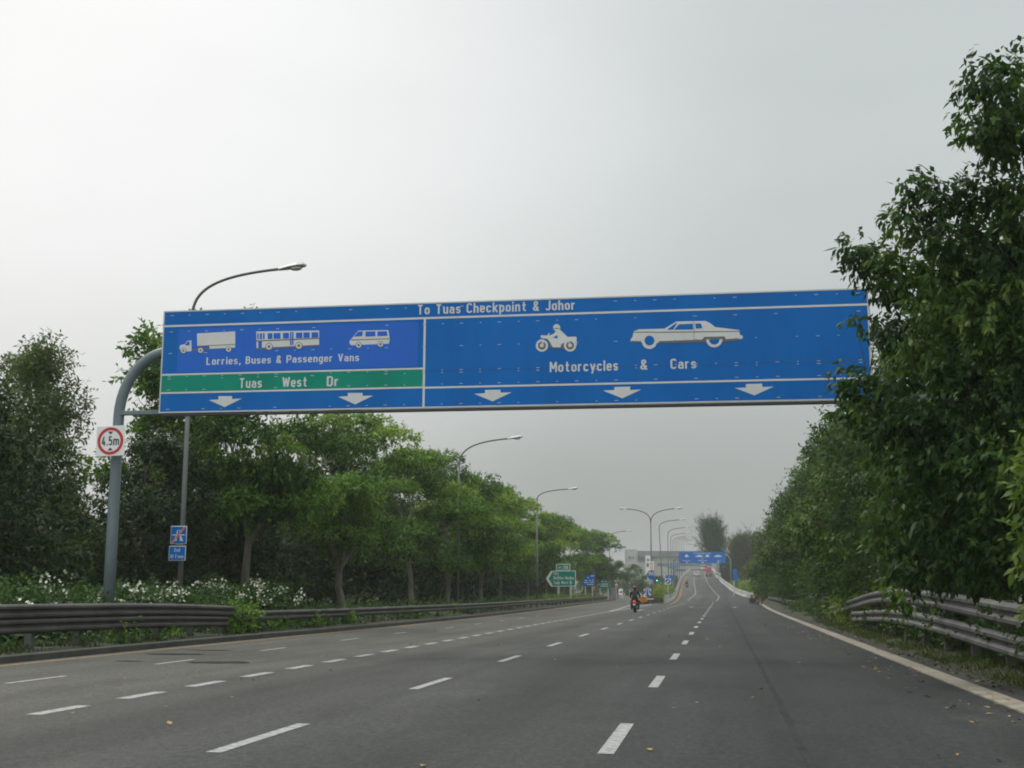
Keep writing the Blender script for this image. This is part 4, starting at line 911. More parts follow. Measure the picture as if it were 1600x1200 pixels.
# lime hedge strip behind the far left rail
cl = [(lxr(y)-1.2+gb.uniform(-.4, .4), y, .55, .7, 1.0, .42) for y in [118+1.3*i for i in range(56)]]
bush('hedge', 'low yellow-green hedge under the exit signs behind the left guardrail', 'hedge', cl, 9000, 'lf_lime', .2, .06, 302)
# right verge: creeping plants over the rail, low bushes, grass
cl = []
for i in range(120):
    y = 11+gb.random()*34; cl.append((gb.uniform(5.0, 6.6), y, gb.uniform(.25, .6), .42, .5, gb.uniform(.2, .5)))
for i in range(46):
    y = 12+gb.random()*14; cl.append((4.95+gb.uniform(-.16, .1), y, gb.uniform(.15, 1.1), .17, .25, .15))
for i in range(60):
    y = 44+gb.random()*60; cl.append((gb.uniform(4.7, 6.4), y, gb.uniform(.2, .6), .6, .8, gb.uniform(.3, .55)))
for i in range(14):
    y = 30+gb.random()*18; cl.append((4.9+gb.uniform(-.1, .2), y, gb.uniform(.3, 1.0), .14, .25, .12))
tag(leaf_object('verge_creepers', sprigs(cl, 26000, .11, .035, 5, .2, 303, hemi=.7), M['lf_right']), kind='stuff')
cl = [(gb.uniform(4.9, 6.0), gb.uniform(50, 62), gb.uniform(.4, .9), .6, .8, .45) for _ in range(16)]
bush('bush', 'bright green bush where the right guardrail end dips down', 'bush', cl, 5200, 'lf_lime', .13, .04, 304)
cl = [(4.95+gb.uniform(-.1, .1), y, z, .16, .2, .14) for y, z in ((39.2, .98), (39.6, .92), (38.8, .90))]
bush('bougainvillea', 'small red-flowered sprig on the right guardrail', 'plant', cl, 160, 'lf_redb', .09, .04, 305)
cl = [(q.x+gb.uniform(-.8, .8), q.y+gb.uniform(-2, 2), gb.uniform(.3, .8), .4, .5, .3) for q in [at(1183, 938, 150)]*5]
bush('red_bush', 'reddish bush at the road edge just before the pale barrier wall', 'bush', cl, 520, 'lf_redb', .2, .05, 306)
# lime bushes beyond the right barrier
cl = [(xr(y)+3.0+gb.uniform(-1, 1.5), y, zr(y)*.6+1.2+gb.uniform(-.4, .6), 1.3, 1.6, 1.3) for y in [228+6.5*i for i in range(16)]]
bush('lime_bush', 'bright yellow-green bushes growing beyond the pale barrier wall', 'bush', cl, 8000, 'lf_lime', .4, .13, 307)
# hedge on the gore island
cl = [(xl(y)-1.45+gb.uniform(-.4, .25), y, .8+(y-160)*.013, 1.05, 1.5, 1.0+(y-160)*.010) for y in [160+1.9*i for i in range(36)]]
bush('hedge', 'tall rounded green hedge on the gore island beside the flyover parapet', 'hedge', cl, 12000, 'lf_lime', .25, .08, 308)
# grass blades on the verges
def grass(n, box_, seed, hmax, m='grass'):
    g = np.random.default_rng(seed); P = np.stack([g.uniform(box_[0], box_[1], n), box_[2]+(box_[3]-box_[2])*g.random(n)**1.5, np.full(n, 0.0)], 1)
    P[:, 2] = np.interp(P[:, 0]-3.55, [.75, 1.2, 1.7, 2.4, 3.5], [.0, .05, .14, .2, .22]) if box_[0] > 0 else .1
    keep = (np.sin(P[:, 0]*3.1+P[:, 1]*.9)+np.sin(P[:, 1]*2.3-P[:, 0])+g.normal(size=n)*.8) > -.3; P = P[keep]; k = len(P)
    A = unit(g.normal(size=(k, 3))*.35+np.array([0, 0, 1.0])); N = unit(g.normal(size=(k, 3))*[1, 1, .2])
    return tag(leaf_object('grass', (P, A, N, g.uniform(.35, 1, k)*hmax, g.uniform(.006, .014, k), g.random(k)), M[m]), kind='stuff')
grass(30000, (4.35, 6.4, 9, 62), 400, .17); grass(16000, (-16.4, -14.1, 18, 90), 401, .22, 'grassdark')
# fallen leaves
g = np.random.default_rng(55); k = 420
P = np.stack([np.where(g.random(k) < .75, g.uniform(2.6, 4.6, k), g.uniform(-12.8, 3, k)), 9+g.random(k)**1.3*50, np.full(k, .02)], 1); P[:, 2] = np.where((P[:, 0] > 3.55) & (P[:, 0] < 3.95), .042, np.where(P[:, 0] > 3.95, .03, .012))
A = unit(g.normal(size=(k, 3))*[1, 1, .12]); N = unit(g.normal(size=(k, 3))*.15+[0, 0, 1])
tag(leaf_object('fallen_leaves', (P, A, N, g.uniform(.05, .13, k), g.uniform(.015, .035, k), g.random(k)), M['petalyellow']), kind='stuff')
g = np.random.default_rng(56); k = 2600
P = np.stack([4.05+g.random(k)**1.4*2.4, 9+g.random(k)**1.5*45, np.zeros(k)], 1); P[:, 2] = np.interp(P[:, 0]-3.55, [.5, .95, 1.2, 1.7, 2.4, 3.5], [.022, .03, .09, .19, .25, .28])
A = unit(g.normal(size=(k, 3))*[1, 1, .2]); N = unit(g.normal(size=(k, 3))*.3+[0, 0, 1])
tag(leaf_object('leaf_litter', (P, A, N, g.uniform(.05, .12, k), g.uniform(.015, .035, k), g.random(k)), leaf_mat('litter', (.03, .022, .012), (.07, .05, .022), (.14, .10, .04), tr=.1)), kind='stuff')
# ------------------------------------------------------------------ roadside signs
def plate(T, name, pts, y, m, th=.04, parent=None):
    mb = MB(); mb.prism([(p[0], y, p[1]) for p in pts], (0, th, 0)); return mb.build(name, m, parent or T)
def leg(T, x, y, z1, m='alu', r=.06):
    mb = MB(); mb.tube([(x, y, -.05), (x, y, z1)], r, 8); return mb.build('leg', M[m], T)
def inset(pts, k):
    cx = sum(p[0] for p in pts)/len(pts); cy = sum(p[1] for p in pts)/len(pts); out_ = []
    for p in pts:
        dx, dy = p[0]-cx, p[1]-cy; out_.append((p[0]-math.copysign(k, dx) if abs(dx) > k else p[0], p[1]-math.copysign(k, dy) if abs(dy) > k else p[1]))
    return out_
def pp(Y): return lambda px, py: (lambda q: (q.x, q.z))(at(px, py, Y))
Y = 138.0; c = pp(Y)
q = at(880, 905, Y)
T = thing('exit_sign', 'large green arrow-shaped exit sign on two posts naming City', 'direction sign', (q.x, Y, 0))
pts = [c(853.2, 904), c(861, 892.2), c(899.6, 891.5), c(899.6, 916), c(861, 916.5)]
plate(T, 'board', pts, Y, M['sheet']); plate(T, 'green_face', inset(pts, .06), Y-.01, M['green2'], .006)
ch = [c(854.2, 904), c(860.8, 893.4), c(863.6, 893.3), c(857.3, 904), c(863.6, 915), c(860.8, 915.2)]
plate(T, 'chevron', ch, Y-.018, M['white'], .006)
tb = [c(869, 881.5), c(890.6, 881.2), c(890.6, 891), c(869, 891.3)]
plate(T, 'exit_tab', tb, Y, M['sheet']); plate(T, 'tab_face', inset(tb, .05), Y-.01, M['green2'], .006)
def txt(T, s, x0, x1, yb, cap, Y, m='white', bold=.02):
    a = at(x0, yb, Y); b = at(x1, yb, Y); z = at(x0, yb-cap, Y).z; text_part('lettering', s, (a.x, Y-.02, a.z), b.x-a.x, z-a.z, M[m], T, bold, 1.05)
txt(T, 'EXIT', 871.8, 877.5, 888.3, 3, Y); txt(T, '26B', 879.5, 887.8, 889.2, 5.4, Y, bold=.03)
txt(T, 'City', 865, 873, 898.3, 4.6, Y); txt(T, 'Raffles Marina', 865, 896.5, 905.2, 4.6, Y); txt(T, 'Tuas West Dr', 865, 894.5, 912.4, 4.6, Y)
for px in (872.3, 891.5): x = at(px, 920, Y).x; leg(T, x, Y+.1, at(px, 900, Y).z, r=.12)
Y = 168.0; c = pp(Y); q = at(920, 905, Y)
T = thing('stepped_sign', 'blue sign with a stair-stepped top edge on thin posts', 'direction sign', (q.x, Y, 0))
pts = [c(910.8, 916), c(910.8, 905), c(913.5, 903), c(916, 900), c(920, 898.5), c(925, 898), c(926, 896), c(930, 894.8), c(930, 915.8)]
plate(T, 'board', pts, Y, M['blue'])
for (x0, x1, yy) in ((913, 918, 907.6), (920, 923, 907.2), (925, 928.5, 907), (912.5, 919, 910.7), (921, 928.5, 910.3), (917, 927.5, 913.6), (917.5, 920.5, 903), (923, 928, 900.5)):
    plate(T, 'lettering', [c(x0, yy), c(x1, yy), c(x1, yy-1.2), c(x0, yy-1.2)], Y-.012, M['white'], .006)
for px in (914.5, 925.5): leg(T, at(px, 920, Y).x, Y+.1, at(px, 903, Y).z, r=.08)
x = at(928.6, 920, Y-2).x
T = thing('marker_pole', 'thin tall pole with an orange band beside the stepped blue sign', 'pole', (x, Y-2, 0)); mb = MB(); mb.tube([(x, Y-2, 0), (x, Y-2, at(928, 888, Y-2).z)], .06, 8); mb.build('pole', M['pole'], T); mb = MB(); mb.tube([(x, Y-2, at(928, 921, Y-2).z), (x, Y-2, at(928, 916, Y-2).z)], .075, 8); mb.build('band', M['orange'], T)
Y = 198.0; c = pp(Y); q = at(943, 915, Y)
T = thing('exit_sign', 'small green sign with a raised top tab, farthest of the left signs', 'direction sign', (q.x, Y, 0))
pts = [c(933, 919.3), c(933, 911), c(938, 910.3), c(938, 906), c(949, 905.7), c(949, 910.2), c(953.5, 910.2), c(953.5, 919)]
plate(T, 'board', pts, Y, M['green2'])
for (x0, x1, yy) in ((940, 943, 909), (945, 947.5, 909.3), (935, 936.5, 913.5), (939, 950, 913.2), (938, 950, 916.4)): plate(T, 'lettering', [c(x0, yy), c(x1, yy), c(x1, yy-1.2), c(x0, yy-1.2)], Y-.012, M['white'], .006)
for px in (937.5, 950): leg(T, at(px, 920, Y).x, Y+.1, at(px, 912, Y).z, r=.1)
# low railing at the end of the left guardrail
Y = 205.0; a = at(954.5, 928, Y); b = at(961.5, 928, Y)
T = thing('railing', 'short pale upright railing at the end of the left guardrail', 'railing', (a.x, Y, 0))
for i in range(6):
    x = a.x+(b.x-a.x)*i/5; mb = MB(); mb.box((x, Y, 1.0), (.12, .12, 2.0)); mb.build('upright', M['concrete'], T)
mb = MB(); mb.box(((a.x+b.x)/2, Y+.1, 1.7), (b.x-a.x+.2, .06, .12)); mb.box(((a.x+b.x)/2, Y+.1, .5), (b.x-a.x+.2, .06, .12)); mb.build('rail', M['concrete'], T)
Y = 206.0; x = at(963.2, 925, Y).x
T = thing('warning_sign', 'slim white post sign with red mark where the left guardrail ends', 'road sign', (x, Y, 0))
mb = MB(); mb.tube([(x, Y, 0), (x, Y, 3.0)], .07, 8); mb.build('post', M['alu'], T); mb = MB(); mb.prism([(x-.2, Y-.1, 2.0), (x+.22, Y-.1, 2.0), (x+.22, Y-.1, 2.6), (x-.2, Y-.1, 2.6)], (0, .03, 0)); mb.build('board', M['sheet'], T)
mb = MB(); mb.prism([(x-.14, Y-.112, 2.1), (x+.16, Y-.112, 2.1), (x+.16, Y-.112, 2.3), (x-.14, Y-.112, 2.3)], (0, .01, 0)); mb.build('mark', M['red'], T); mb = MB(); mb.ell((x-.05, Y-.05, 3.05), (.16, .1, .16)); mb.build('cap', M['sheet'], T)
Y = 262.0; q = at(969.5, 925, Y)
T = thing('notice_board', 'white and red notice board at the far bend of the slip road', 'notice board', (q.x, Y, 0))
c = pp(Y); plate(T, 'board', [c(966.5, 929.5), c(973, 929.5), c(973, 920), c(966.5, 920)], Y, M['sheet']); plate(T, 'red_patch', [c(968, 927.5), c(972.5, 926), c(972, 923), c(968.5, 924)], Y-.012, M['red'], .006)
for px in (967.5, 972): leg(T, at(px, 925, Y).x, Y+.08, at(px, 922, Y).z, r=.06)
# gore island: nose sign, chevron block, drums, low wall, lamp-post signs
Y = 150.0; q = at(1010.5, 926, Y); c = pp(Y)
T = thing('pass_either_side_sign', 'square white sign with a blue disc of two splitting arrows at the gore nose', 'road sign', (q.x, Y, 0))
plate(T, 'board', [c(1006, 931.8), c(1017.3, 931.6), c(1017.3, 920), c(1006, 920.2)], Y, M['sheet'])
mb = MB(); cx, cz = c(1011.6, 925.9); rr = .415
mb.prism([(cx+p[0], Y-.012, cz+p[1]) for p in circ((0, 0), rr, 28)], (0, .006, 0)); mb.build('blue_disc', M['blue'], T)
for sg in (-1, 1):
    mb = MB(); mb.prism([(cx+sg*.05, Y-.02, cz+.34), (cx+sg*.13, Y-.02, cz+.33), (cx+sg*.26, Y-.02, cz-.12), (cx+sg*.37, Y-.02, cz-.08), (cx+sg*.28, Y-.02, cz-.31), (cx+sg*.06, Y-.02, cz-.2), (cx+sg*.15, Y-.02, cz-.15)], (0, .005, 0)); mb.build('arrow', M['white'], T)
for sg in (-.3, .3): leg(T, q.x+sg, Y+.08, q.z, r=.05)
mb = MB(); mb.ell((q.x, Y+.05, at(1011, 919, Y).z), (.12, .12, .13)); mb.build('beacon', M['salmon'], T, smooth=True)
Y = 147.0; q = at(1004.5, 937, Y); c = pp(Y)
T = thing('chevron_block', 'orange block with black chevrons at the gore nose', 'crash cushion', (q.x, Y, 0))
x0, z0 = c(999.5, 941.0); x1, z1 = c(1010.4, 932.2); z0 = max(.1, z0)
mb = MB(); mb.box(((x0+x1)/2, Y+.5, (z0+z1)/2), (x1-x0, 1.0, z1-z0)); mb.build('block', M['orange'], T, bevel=.03)
for i in range(3):
    zc = z0+.02+(z1-z0)*(.06+i*.3); xm = (x0+x1)/2; hw = (x1-x0)/2; mb = MB()
    mb.prism([(x0, Y-.004, zc), (xm, Y-.004, zc+.2), (x1, Y-.004, zc), (x1, Y-.004, zc-.09+.2*0), (xm, Y-.004, zc+.10), (x0, Y-.004, zc-.09)], (0, .003, 0)); mb.build('chevron', M['black'], T)
mb = MB(); mb.box(((x0+x1)/2+.1, Y+.5, .09), (x1-x0+.1, .9, .18)); mb.build('base', M['black'], T)
for i, (px, lab) in enumerate(((1012.5, 'dark rounded drum directly right of the orange chevron block'), (1017, 'second dark drum right of the orange chevron block'))):
    Yd = 148.5+i*1.2; q = at(px, 937, Yd); T = thing('crash_drum', lab, 'drum', (q.x, Yd, 0), 'drums at the gore nose')
    mb = MB(); mb.tube([(q.x, Yd, -.01), (q.x, Yd, .1), (q.x, Yd, .85), (q.x, Yd, .95)], [.3, .33, .33, .24], 14); mb.build('drum', M['galvdark'], T); mb = MB(); mb.tube([(q.x, Yd, .5), (q.x, Yd, .62)], .337, 14); mb.build('band', M['whitepaint'], T)
a = at(1020, 935, 152); b = at(1034, 934, 158)
T = thing('guardrail', 'short dark guardrail piece in front of the gore hedge', 'guardrail', (a.x, 152, 0), 'roadside guardrails')
mb = MB(); mb.sweep([(a.x, 152, .65), ((a.x+b.x)/2, 154.5, .65), (b.x, 157, .65)], WB, True, 1); mb.build('beam', M['galvdark'], T)
for k in range(5):
    f_ = k/4; mb = MB(); mb.box((a.x+(b.x-a.x)*f_, 152.2+5*f_, .32), (.14, .14, .66)); mb.build('post', M['galvdark'], T)
# signs clamped to the two-armed lamp
Y = 159.7; c = pp(Y)
def lampsign(name, label, x0, x1, y0, y1, m, yy=Y):
    T = thing(name, label, 'road sign', (at((x0+x1)/2, y1, yy).x, yy, at((x0+x1)/2, (y0+y1)/2, yy).z)); cc = pp(yy); plate(T, 'board', [cc(x0, y1), cc(x1, y1), cc(x1, y0), cc(x0, y0)], yy, M[m]); return T
T = lampsign('speed_limit_sign', 'pale sign with two small red rings, top of the two-armed lamp post', 1014.2, 1021.8, 877, 890.5, 'sheet')
for yy in (881, 887):
    cx, cz = c(1018, yy); mb = MB(); mb.prism([(cx+p[0], Y-.012, cz+p[1]) for p in circ((0, 0), .2, 18)], (0, .006, 0)); mb.build('red_ring', M['salmon'], T); mb = MB(); mb.prism([(cx+p[0], Y-.018, cz+p[1]) for p in circ((0, 0), .13, 18)], (0, .005, 0)); mb.build('disc', M['white'], T)
T = lampsign('expressway_sign', 'blue motorway symbol sign with lower blue plate on the two-armed lamp post', 1013.2, 1021, 892, 905, 'blue')
for (x0, x1, y0, y1, mm) in ((1014.5, 1016.5, 893.5, 898, 'white'), (1018, 1020, 893.5, 898, 'white'), (1015, 1019.5, 893.2, 894.2, 'salmon'), (1013.6, 1020.6, 898.6, 899, 'white')): plate(T, 'symbol', [c(x0, y1), c(x1, y1), c(x1, y0), c(x0, y0)], Y-.012, M[mm], .006)
T = thing('give_way_sign', 'pale triangular sign pointing down on the two-armed lamp post', 'road sign', (at(1015.5, 910, Y).x, Y, at(1015.5, 910, Y).z))
plate(T, 'board', [c(1010, 906.6), c(1021, 906.4), c(1021, 907.4), c(1016, 914), c(1015, 914), c(1010, 907.6)], Y, M['wallgrey']); plate(T, 'backing', [c(1013.5, 913), c(1017.5, 913), c(1017.5, 920), c(1013.5, 920)], Y+.05, M['bluewall'])
Y = 176.0; q = at(1043.5, 908, Y); c = pp(Y)
T = thing('keep_left_sign', 'square white sign with blue disc standing above the gore hedge', 'road sign', (q.x, Y, 0))
plate(T, 'board', [c(1039, 913), c(1048, 913), c(1048, 903.8), c(1039, 903.8)], Y, M['sheet']); cx, cz = c(1043.5, 908.4); mb = MB(); mb.prism([(cx+p[0], Y-.012, cz+p[1]) for p in circ((0, 0), .36, 24)], (0, .006, 0)); mb.build('blue_disc', M['blue'], T)
mb = MB(); mb.prism([(cx-.2, Y-.02, cz-.2), (cx+.05, Y-.02, cz-.2), (cx-.02, Y-.02, cz-.12), (cx+.2, Y-.02, cz+.12), (cx+.12, Y-.02, cz+.2), (cx-.1, Y-.02, cz-.04), (cx-.2, Y-.02, cz+.04)], (0, .005, 0)); mb.build('arrow', M['white'], T); leg(T, q.x, Y+.08, q.z, r=.07)
for (px0, px1, py0, py1, Y, lab, pg) in ((1040, 1053, 898.5, 908, 300, 'far blue sign left of the flyover, upper one behind the disc sign', 1036.5), (1027.5, 1036, 908.5, 917, 320, 'far blue sign low beside the green traffic light', 1035)):
    c = pp(Y); q = at((px0+px1)/2, py1, Y); T = thing('direction_sign', lab, 'direction sign', (q.x, Y, 0)); plate(T, 'board', [c(px0, py1), c(px1, py1), c(px1, py0), c(px0, py0)], Y, M['blue'])
    for px in (px0+1.5, px1-1.5): leg(T, at(px, py1, Y).x, Y+.1, at(px, (py0+py1)/2, Y).z, r=.1)
    plate(T, 'lettering', [c(px0+4, py0+4), c(px0+6, py0+4), c(px0+6, py0+2), c(px0+4, py0+2)], Y-.012, M['white'], .006)
Y = 310; q = at(1026.6, 907, Y)
T = thing('traffic_light', 'traffic light showing green far down the slip road', 'traffic light', (q.x, Y, 0)); mb = MB(); mb.tube([(q.x, Y, 0), (q.x, Y, q.z+.4)], .08, 8); mb.build('pole', M['pole'], T)
mb = MB(); mb.box((q.x, Y-.2, q.z+.35), (.4, .3, 1.1)); mb.build('housing', M['black'], T, bevel=.03); mb = MB(); mb.ell((q.x, Y-.36, q.z), (.14, .06, .14)); mb.build('lamp', M['greenlamp'], T)
Y = 240; q = at(1148.5, 908, Y); c = pp(Y)
T = thing('direction_sign', 'tall narrow blue sign on a post right of the flyover barrier', 'direction sign', (q.x, Y, 0)); plate(T, 'board', [c(1145.5, 907.5), c(1145.5, 889.5), c(1151, 888.5), c(1151, 898), c(1153, 907.2)], Y, M['blue']); leg(T, at(1147, 920, Y).x, Y+.1, at(1147, 900, Y).z, r=.09)
for i in range(4): plate(T, 'lettering', [c(1146.3, 892+3*i), c(1150, 892+3*i), c(1150, 893+3*i), c(1146.3, 893+3*i)], Y-.012, M['violet'], .006)
# ------------------------------------------------------------------ far gantry across the flyover
Y = 322.0; c = pp(Y); zf = zr(Y)
q = at(1142, 900, Y); q0 = at(1053, 900, Y)
T = thing('sign_gantry', 'distant blue overhead sign spanning the flyover between two arched posts', 'overhead sign', (q.x, Y, zf))
x0, z1 = c(1061.2, 863.2); x1, z0 = c(1133.4, 880.2); z1 = c(1098, 862.6)[1]; z0 = c(1098, 880)[1]
mb = MB(); mb.box(((x0+x1)/2, Y+.05, (z0+z1)/2), (x1-x0, .1, z1-z0)); pan = mb.build('sign_panel', M['blue'], T)
for xp, sg, xe in ((q.x, -1, x1-.6), (q0.x, 1, x0+.6)):
    pth = [(xp, Y+.3, zf-1.0), (xp, Y+.3, z0-.2)]+[(xp+sg*(1.1-1.1*math.cos(math.pi/2*i/8)), Y+.3, z0+1.9*math.sin(math.pi/2*i/8)) for i in range(9)]+[(xe, Y+.3, z0+1.9)]
    mb = MB(); mb.tube(pth, .2, 10); mb.build('post', M['gantry'], T, smooth=True)
mb = MB(); mb.box(((x1+q.x)/2, Y+.3, z0+.1), (q.x-x1, .12, .12)); mb.build('lower_arm', M['gantry'], T); mb = MB(); mb.box(((x0+q0.x)/2, Y+.3, z0+.1), (x0-q0.x, .12, .12)); mb.build('lower_arm', M['gantry'], T)
def T2(s, a0, a1, yb, cap): txt(T, s, a0, a1, yb, cap, Y, 'white', .02)
T2('To Tuas Checkpoint & Johor', 1083.5, 1111, 865.4, 2.0); T2('Motorcycles', 1067.5, 1078.8, 876.8, 1.9); T2('Cars', 1095.5, 1100, 873.6, 1.7); T2('& Motorcycles', 1090.5, 1104.8, 876.8, 1.9); T2('Cars', 1121, 1126, 877, 1.9)
for px in (1073.3, 1097.8, 1122.3):
    plate(T, 'arrow', [c(px-.9, 877.9), c(px+.9, 877.9), c(px+.9, 878.7), c(px+1.9, 878.7), c(px, 880), c(px-1.9, 878.7), c(px-.9, 878.7)], Y-.015, M['white'], .006)
for px in (1073, 1105.3): plate(T, 'motorcycle_symbol', [c(px-3.3, 869.3), c(px-3.3, 868.4), c(px-1.5, 867.8), c(px-.6, 866), c(px+.6, 866), c(px+1.4, 868), c(px+3.3, 868.4), c(px+3.3, 869.6), c(px+2, 870.4), c(px-2.2, 870.4)], Y-.015, M['white'], .006)
for px in (1092.6, 1121.8): plate(T, 'car_symbol', [c(px-6, 869.6), c(px-6, 868.6), c(px-2.6, 868.2), c(px-1.2, 867.2), c(px+2, 867.2), c(px+3.4, 868.3), c(px+6, 868.7), c(px+6, 869.5), c(px+3.5, 870.2), c(px-3.5, 870.2)], Y-.015, M['white'], .006)
for px in (1085, 1109.2): plate(T, 'dividing_lines', [c(px-.2, 880), c(px+.2, 880), c(px+.2, 866.3), c(px-.2, 866.3)], Y-.012, M['violet'], .006)
# ------------------------------------------------------------------ far building
BY = 640.0; c = pp(BY)
def bblock(T, name, x0, x1, y0, dep, m, dy=0.0, zb=None):
    a = at(x0, y0, BY+dy); b = at(x1, y0, BY+dy); z0 = -.1 if zb is None else at(x0, zb, BY+dy).z
    mb = MB(); mb.box(((a.x+b.x)/2, BY+dy+dep/2, (a.z+z0)/2), (b.x-a.x, dep, a.z-z0)); return mb.build(name, m, T)
q = at(1050, 925, BY); T = thing('office_building', 'long pale grey building with a dark flat roof band seen through haze', 'building', (q.x, BY, 0))
bblock(T, 'wall', 993, 1122, 866, 30, M['wallgrey'], 3); bblock(T, 'roof', 992, 1123, 860.8, 34, M['roofgrey'], 1, 869.6)
w1 = bblock(T, 'stair_tower', 1008, 1018, 868, 3, M['wallwhite'], 0); bblock(T, 'window', 1011, 1014, 873, .3, M['winband'], -.2, 877); bblock(T, 'window', 1010, 1014, 880, .3, M['winband'], -.2, 886)
for i, (ya, yb) in enumerate(((871.5, 876), (880, 884.5), (889, 893))):
    bblock(T, 'window', 1026, 1050, ya, .4, M['greenwall'] if i != 1 else M['winband'], 2.7, yb)
    bblock(T, 'window', 1056, 1112, ya, .4, M['winband'], 2.7, yb)
bblock(T, 'cladding', 1044, 1062, 881.5, .6, M['bluewall'], 2.4, 888)
for i in range(8): bblock(T, 'window', 996+1.6*i, 997+1.6*i, 872, .3, M['winband'], 2.8, 878)
q = at(984, 925, BY-40); BY -= 40
T = thing('office_block', 'white slab building block left of the long grey building', 'building', (q.x, BY, 0))
bblock(T, 'wall', 976.5, 993, 858.5, 14, M['wallgrey'], 1); bblock(T, 'end_wall', 974.6, 976.5, 857.6, 14, M['wallwhite'], 0); bblock(T, 'window', 982.5, 986, 869, .4, M['winband'], .7, 873); bblock(T, 'window', 988, 990, 869, .4, M['winband'], .7, 873)
BY = 640
# ------------------------------------------------------------------ vehicles and riders
def skin_body(name, joints, edges, rad, m, parent, sub=2):
    me = bpy.data.meshes.new(name)
    r_ = parent
    while r_.parent is not None: r_ = r_.parent
    me.from_pydata([tuple(Vector(j)-r_.location) for j in joints], edges, [])
    o = bpy.data.objects.new(name, me); COL.objects.link(o); o.parent = parent
    bm = bmesh.new(); bm.from_mesh(me); l = bm.verts.layers.skin.verify(); bm.verts.ensure_lookup_table()
    for i, v in enumerate(bm.verts): v[l].radius = rad[i] if isinstance(rad[i], tuple) else (rad[i], rad[i]); v[l].use_root = (i == 0)
    bm.to_mesh(me); bm.free(); o.modifiers.new('skin', 'SKIN'); s = o.modifiers.new('subsurf', 'SUBSURF'); s.levels = 1; s.render_levels = sub
    me.materials.append(m); return o
def ring(mb, c, R_, r_, n=24, k=8):       # wheel ring in the YZ plane
    mb.tube([(c[0], c[1]+R_*math.cos(2*math.pi*i/n), c[2]+R_*math.sin(2*math.pi*i/n)) for i in range(n+1)], r_, k, False)
def motorcycle(x, y, z, label, rider_label):
    T = thing('motorcycle', label, 'motorcycle', (x, y, z))
    def P(a, b, c_): return (x+a, y+b, z+c_)
    for nm, yy in (('rear_wheel', -.6), ('front_wheel', .65)):
        mb = MB(); ring(mb, P(0, yy, .30), .24, .055); wh = mb.build('wheel', M['tyre'], T, smooth=True)
        mb = MB(); ring(mb, P(0, yy, .30), .17, .02); mb.tube([P(-.06, yy, .3), P(.06, yy, .3)], .05, 8)
        for i in range(6): mb.tube([P(0, yy, .3), P(0, yy+.17*math.cos(i*1.047), .3+.17*math.sin(i*1.047))], .012, 4)
        mb.build('rim', M['chrome'], wh)
    mb = MB(); mb.tube([P(0, .55, .75), P(0, .3, .72), P(0, 0, .55), P(0, -.2, .5), P(0, -.55, .62), P(0, -.85, .72)], [.08, .13, .16, .15, .12, .06], 10); mb.tube([P(0, -.1, .3), P(0, .2, .32)], .14, 10); mb.build('body', M['dark'], T, smooth=True)
    mb = MB(); mb.tube([P(0, .1, .74), P(0, -.2, .76), P(0, -.7, .80)], [.10, .13, .09], 10); mb.build('seat', M['black'], T, smooth=True)
    mb = MB(); mb.ell(P(0, -.86, .74), (.10, .06, .075)); mb.build('tail_light', M['tail'], T, smooth=True)
    mb = MB(); mb.box(P(0, -.90, .55), (.18, .015, .12)); mb.build('number_plate', M['white'], T)
    mb = MB(); mb.prism([P(-.07, -.88, .66), P(.07, -.88, .66), P(.09, -.93, .36), P(-.09, -.93, .36)], (0, .02, 0)); mb.build('mudguard', M['dark'], T)
    mb = MB(); mb.tube([P(.16, .1, .25), P(.17, -.3, .28), P(.18, -.75, .36)], [.03, .05, .05], 8); mb.build('exhaust', M['chrome'], T, smooth=True)
    mb = MB(); mb.tube([P(-.33, .38, 1.0), P(-.12, .5, 1.02), P(.12, .5, 1.02), P(.33, .38, 1.0)], .018, 6); mb.build('handlebar', M['black'], T)
    for s in (-1, 1):
        mb = MB(); mb.tube([P(s*.08, .5, .98), P(s*.08, .65, .3)], .022, 6); mb.build('fork', M['chrome'], T)
        mb = MB(); mb.tube([P(s*.28, .42, 1.0), P(s*.36, .42, 1.18)], .008, 5); mb.ell(P(s*.38, .40, 1.22), (.055, .015, .04)); mb.build('mirror', M['white'], T)
        mb = MB(); mb.ell(P(s*.17, -.84, .70), (.035, .03, .03)); mb.build('indicator', M['orange'], T)
    mb = MB(); mb.ell(P(0, .62, .88), (.09, .08, .1)); mb.build('headlight', M['lens'], T)
    D = thing('person', rider_label, 'person', (x, y-.15, z+.78))
    J = [P(0, -.2, .90), P(0, -.17, 1.08), P(0, -.10, 1.28), P(0, -.05, 1.42), P(0, -.03, 1.50), P(0, 0, 1.60)]
    rd = [(.19, .15), (.18, .13), (.21, .14), (.17, .11), (.065, .065), (.085, .095)]
    E_ = [(0, 1), (1, 2), (2, 3), (3, 4), (4, 5)]
    for s in (-1, 1):
        k = len(J); J += [P(s*.20, -.06, 1.40), P(s*.31, .06, 1.17), P(s*.32, .30, 1.05), P(s*.30, .39, 1.03)]; rd += [.085, .07, .055, .042]; E_ += [(3, k), (k, k+1), (k+1, k+2), (k+2, k+3)]
        k = len(J); J += [P(s*.13, -.12, .86), P(s*.25, .22, .72), P(s*.22, -.02, .32), P(s*.22, .10, .24)]; rd += [.12, .09, .06, .05]; E_ += [(0, k), (k, k+1), (k+1, k+2), (k+2, k+3)]
    skin_body('body', J, E_, rd, M['jacket'], D)
    mb = MB(); mb.ell(P(0, .01, 1.66), (.135, .16, .15), 16, 10); hm = mb.build('helmet', M['helmet'], D, smooth=True)
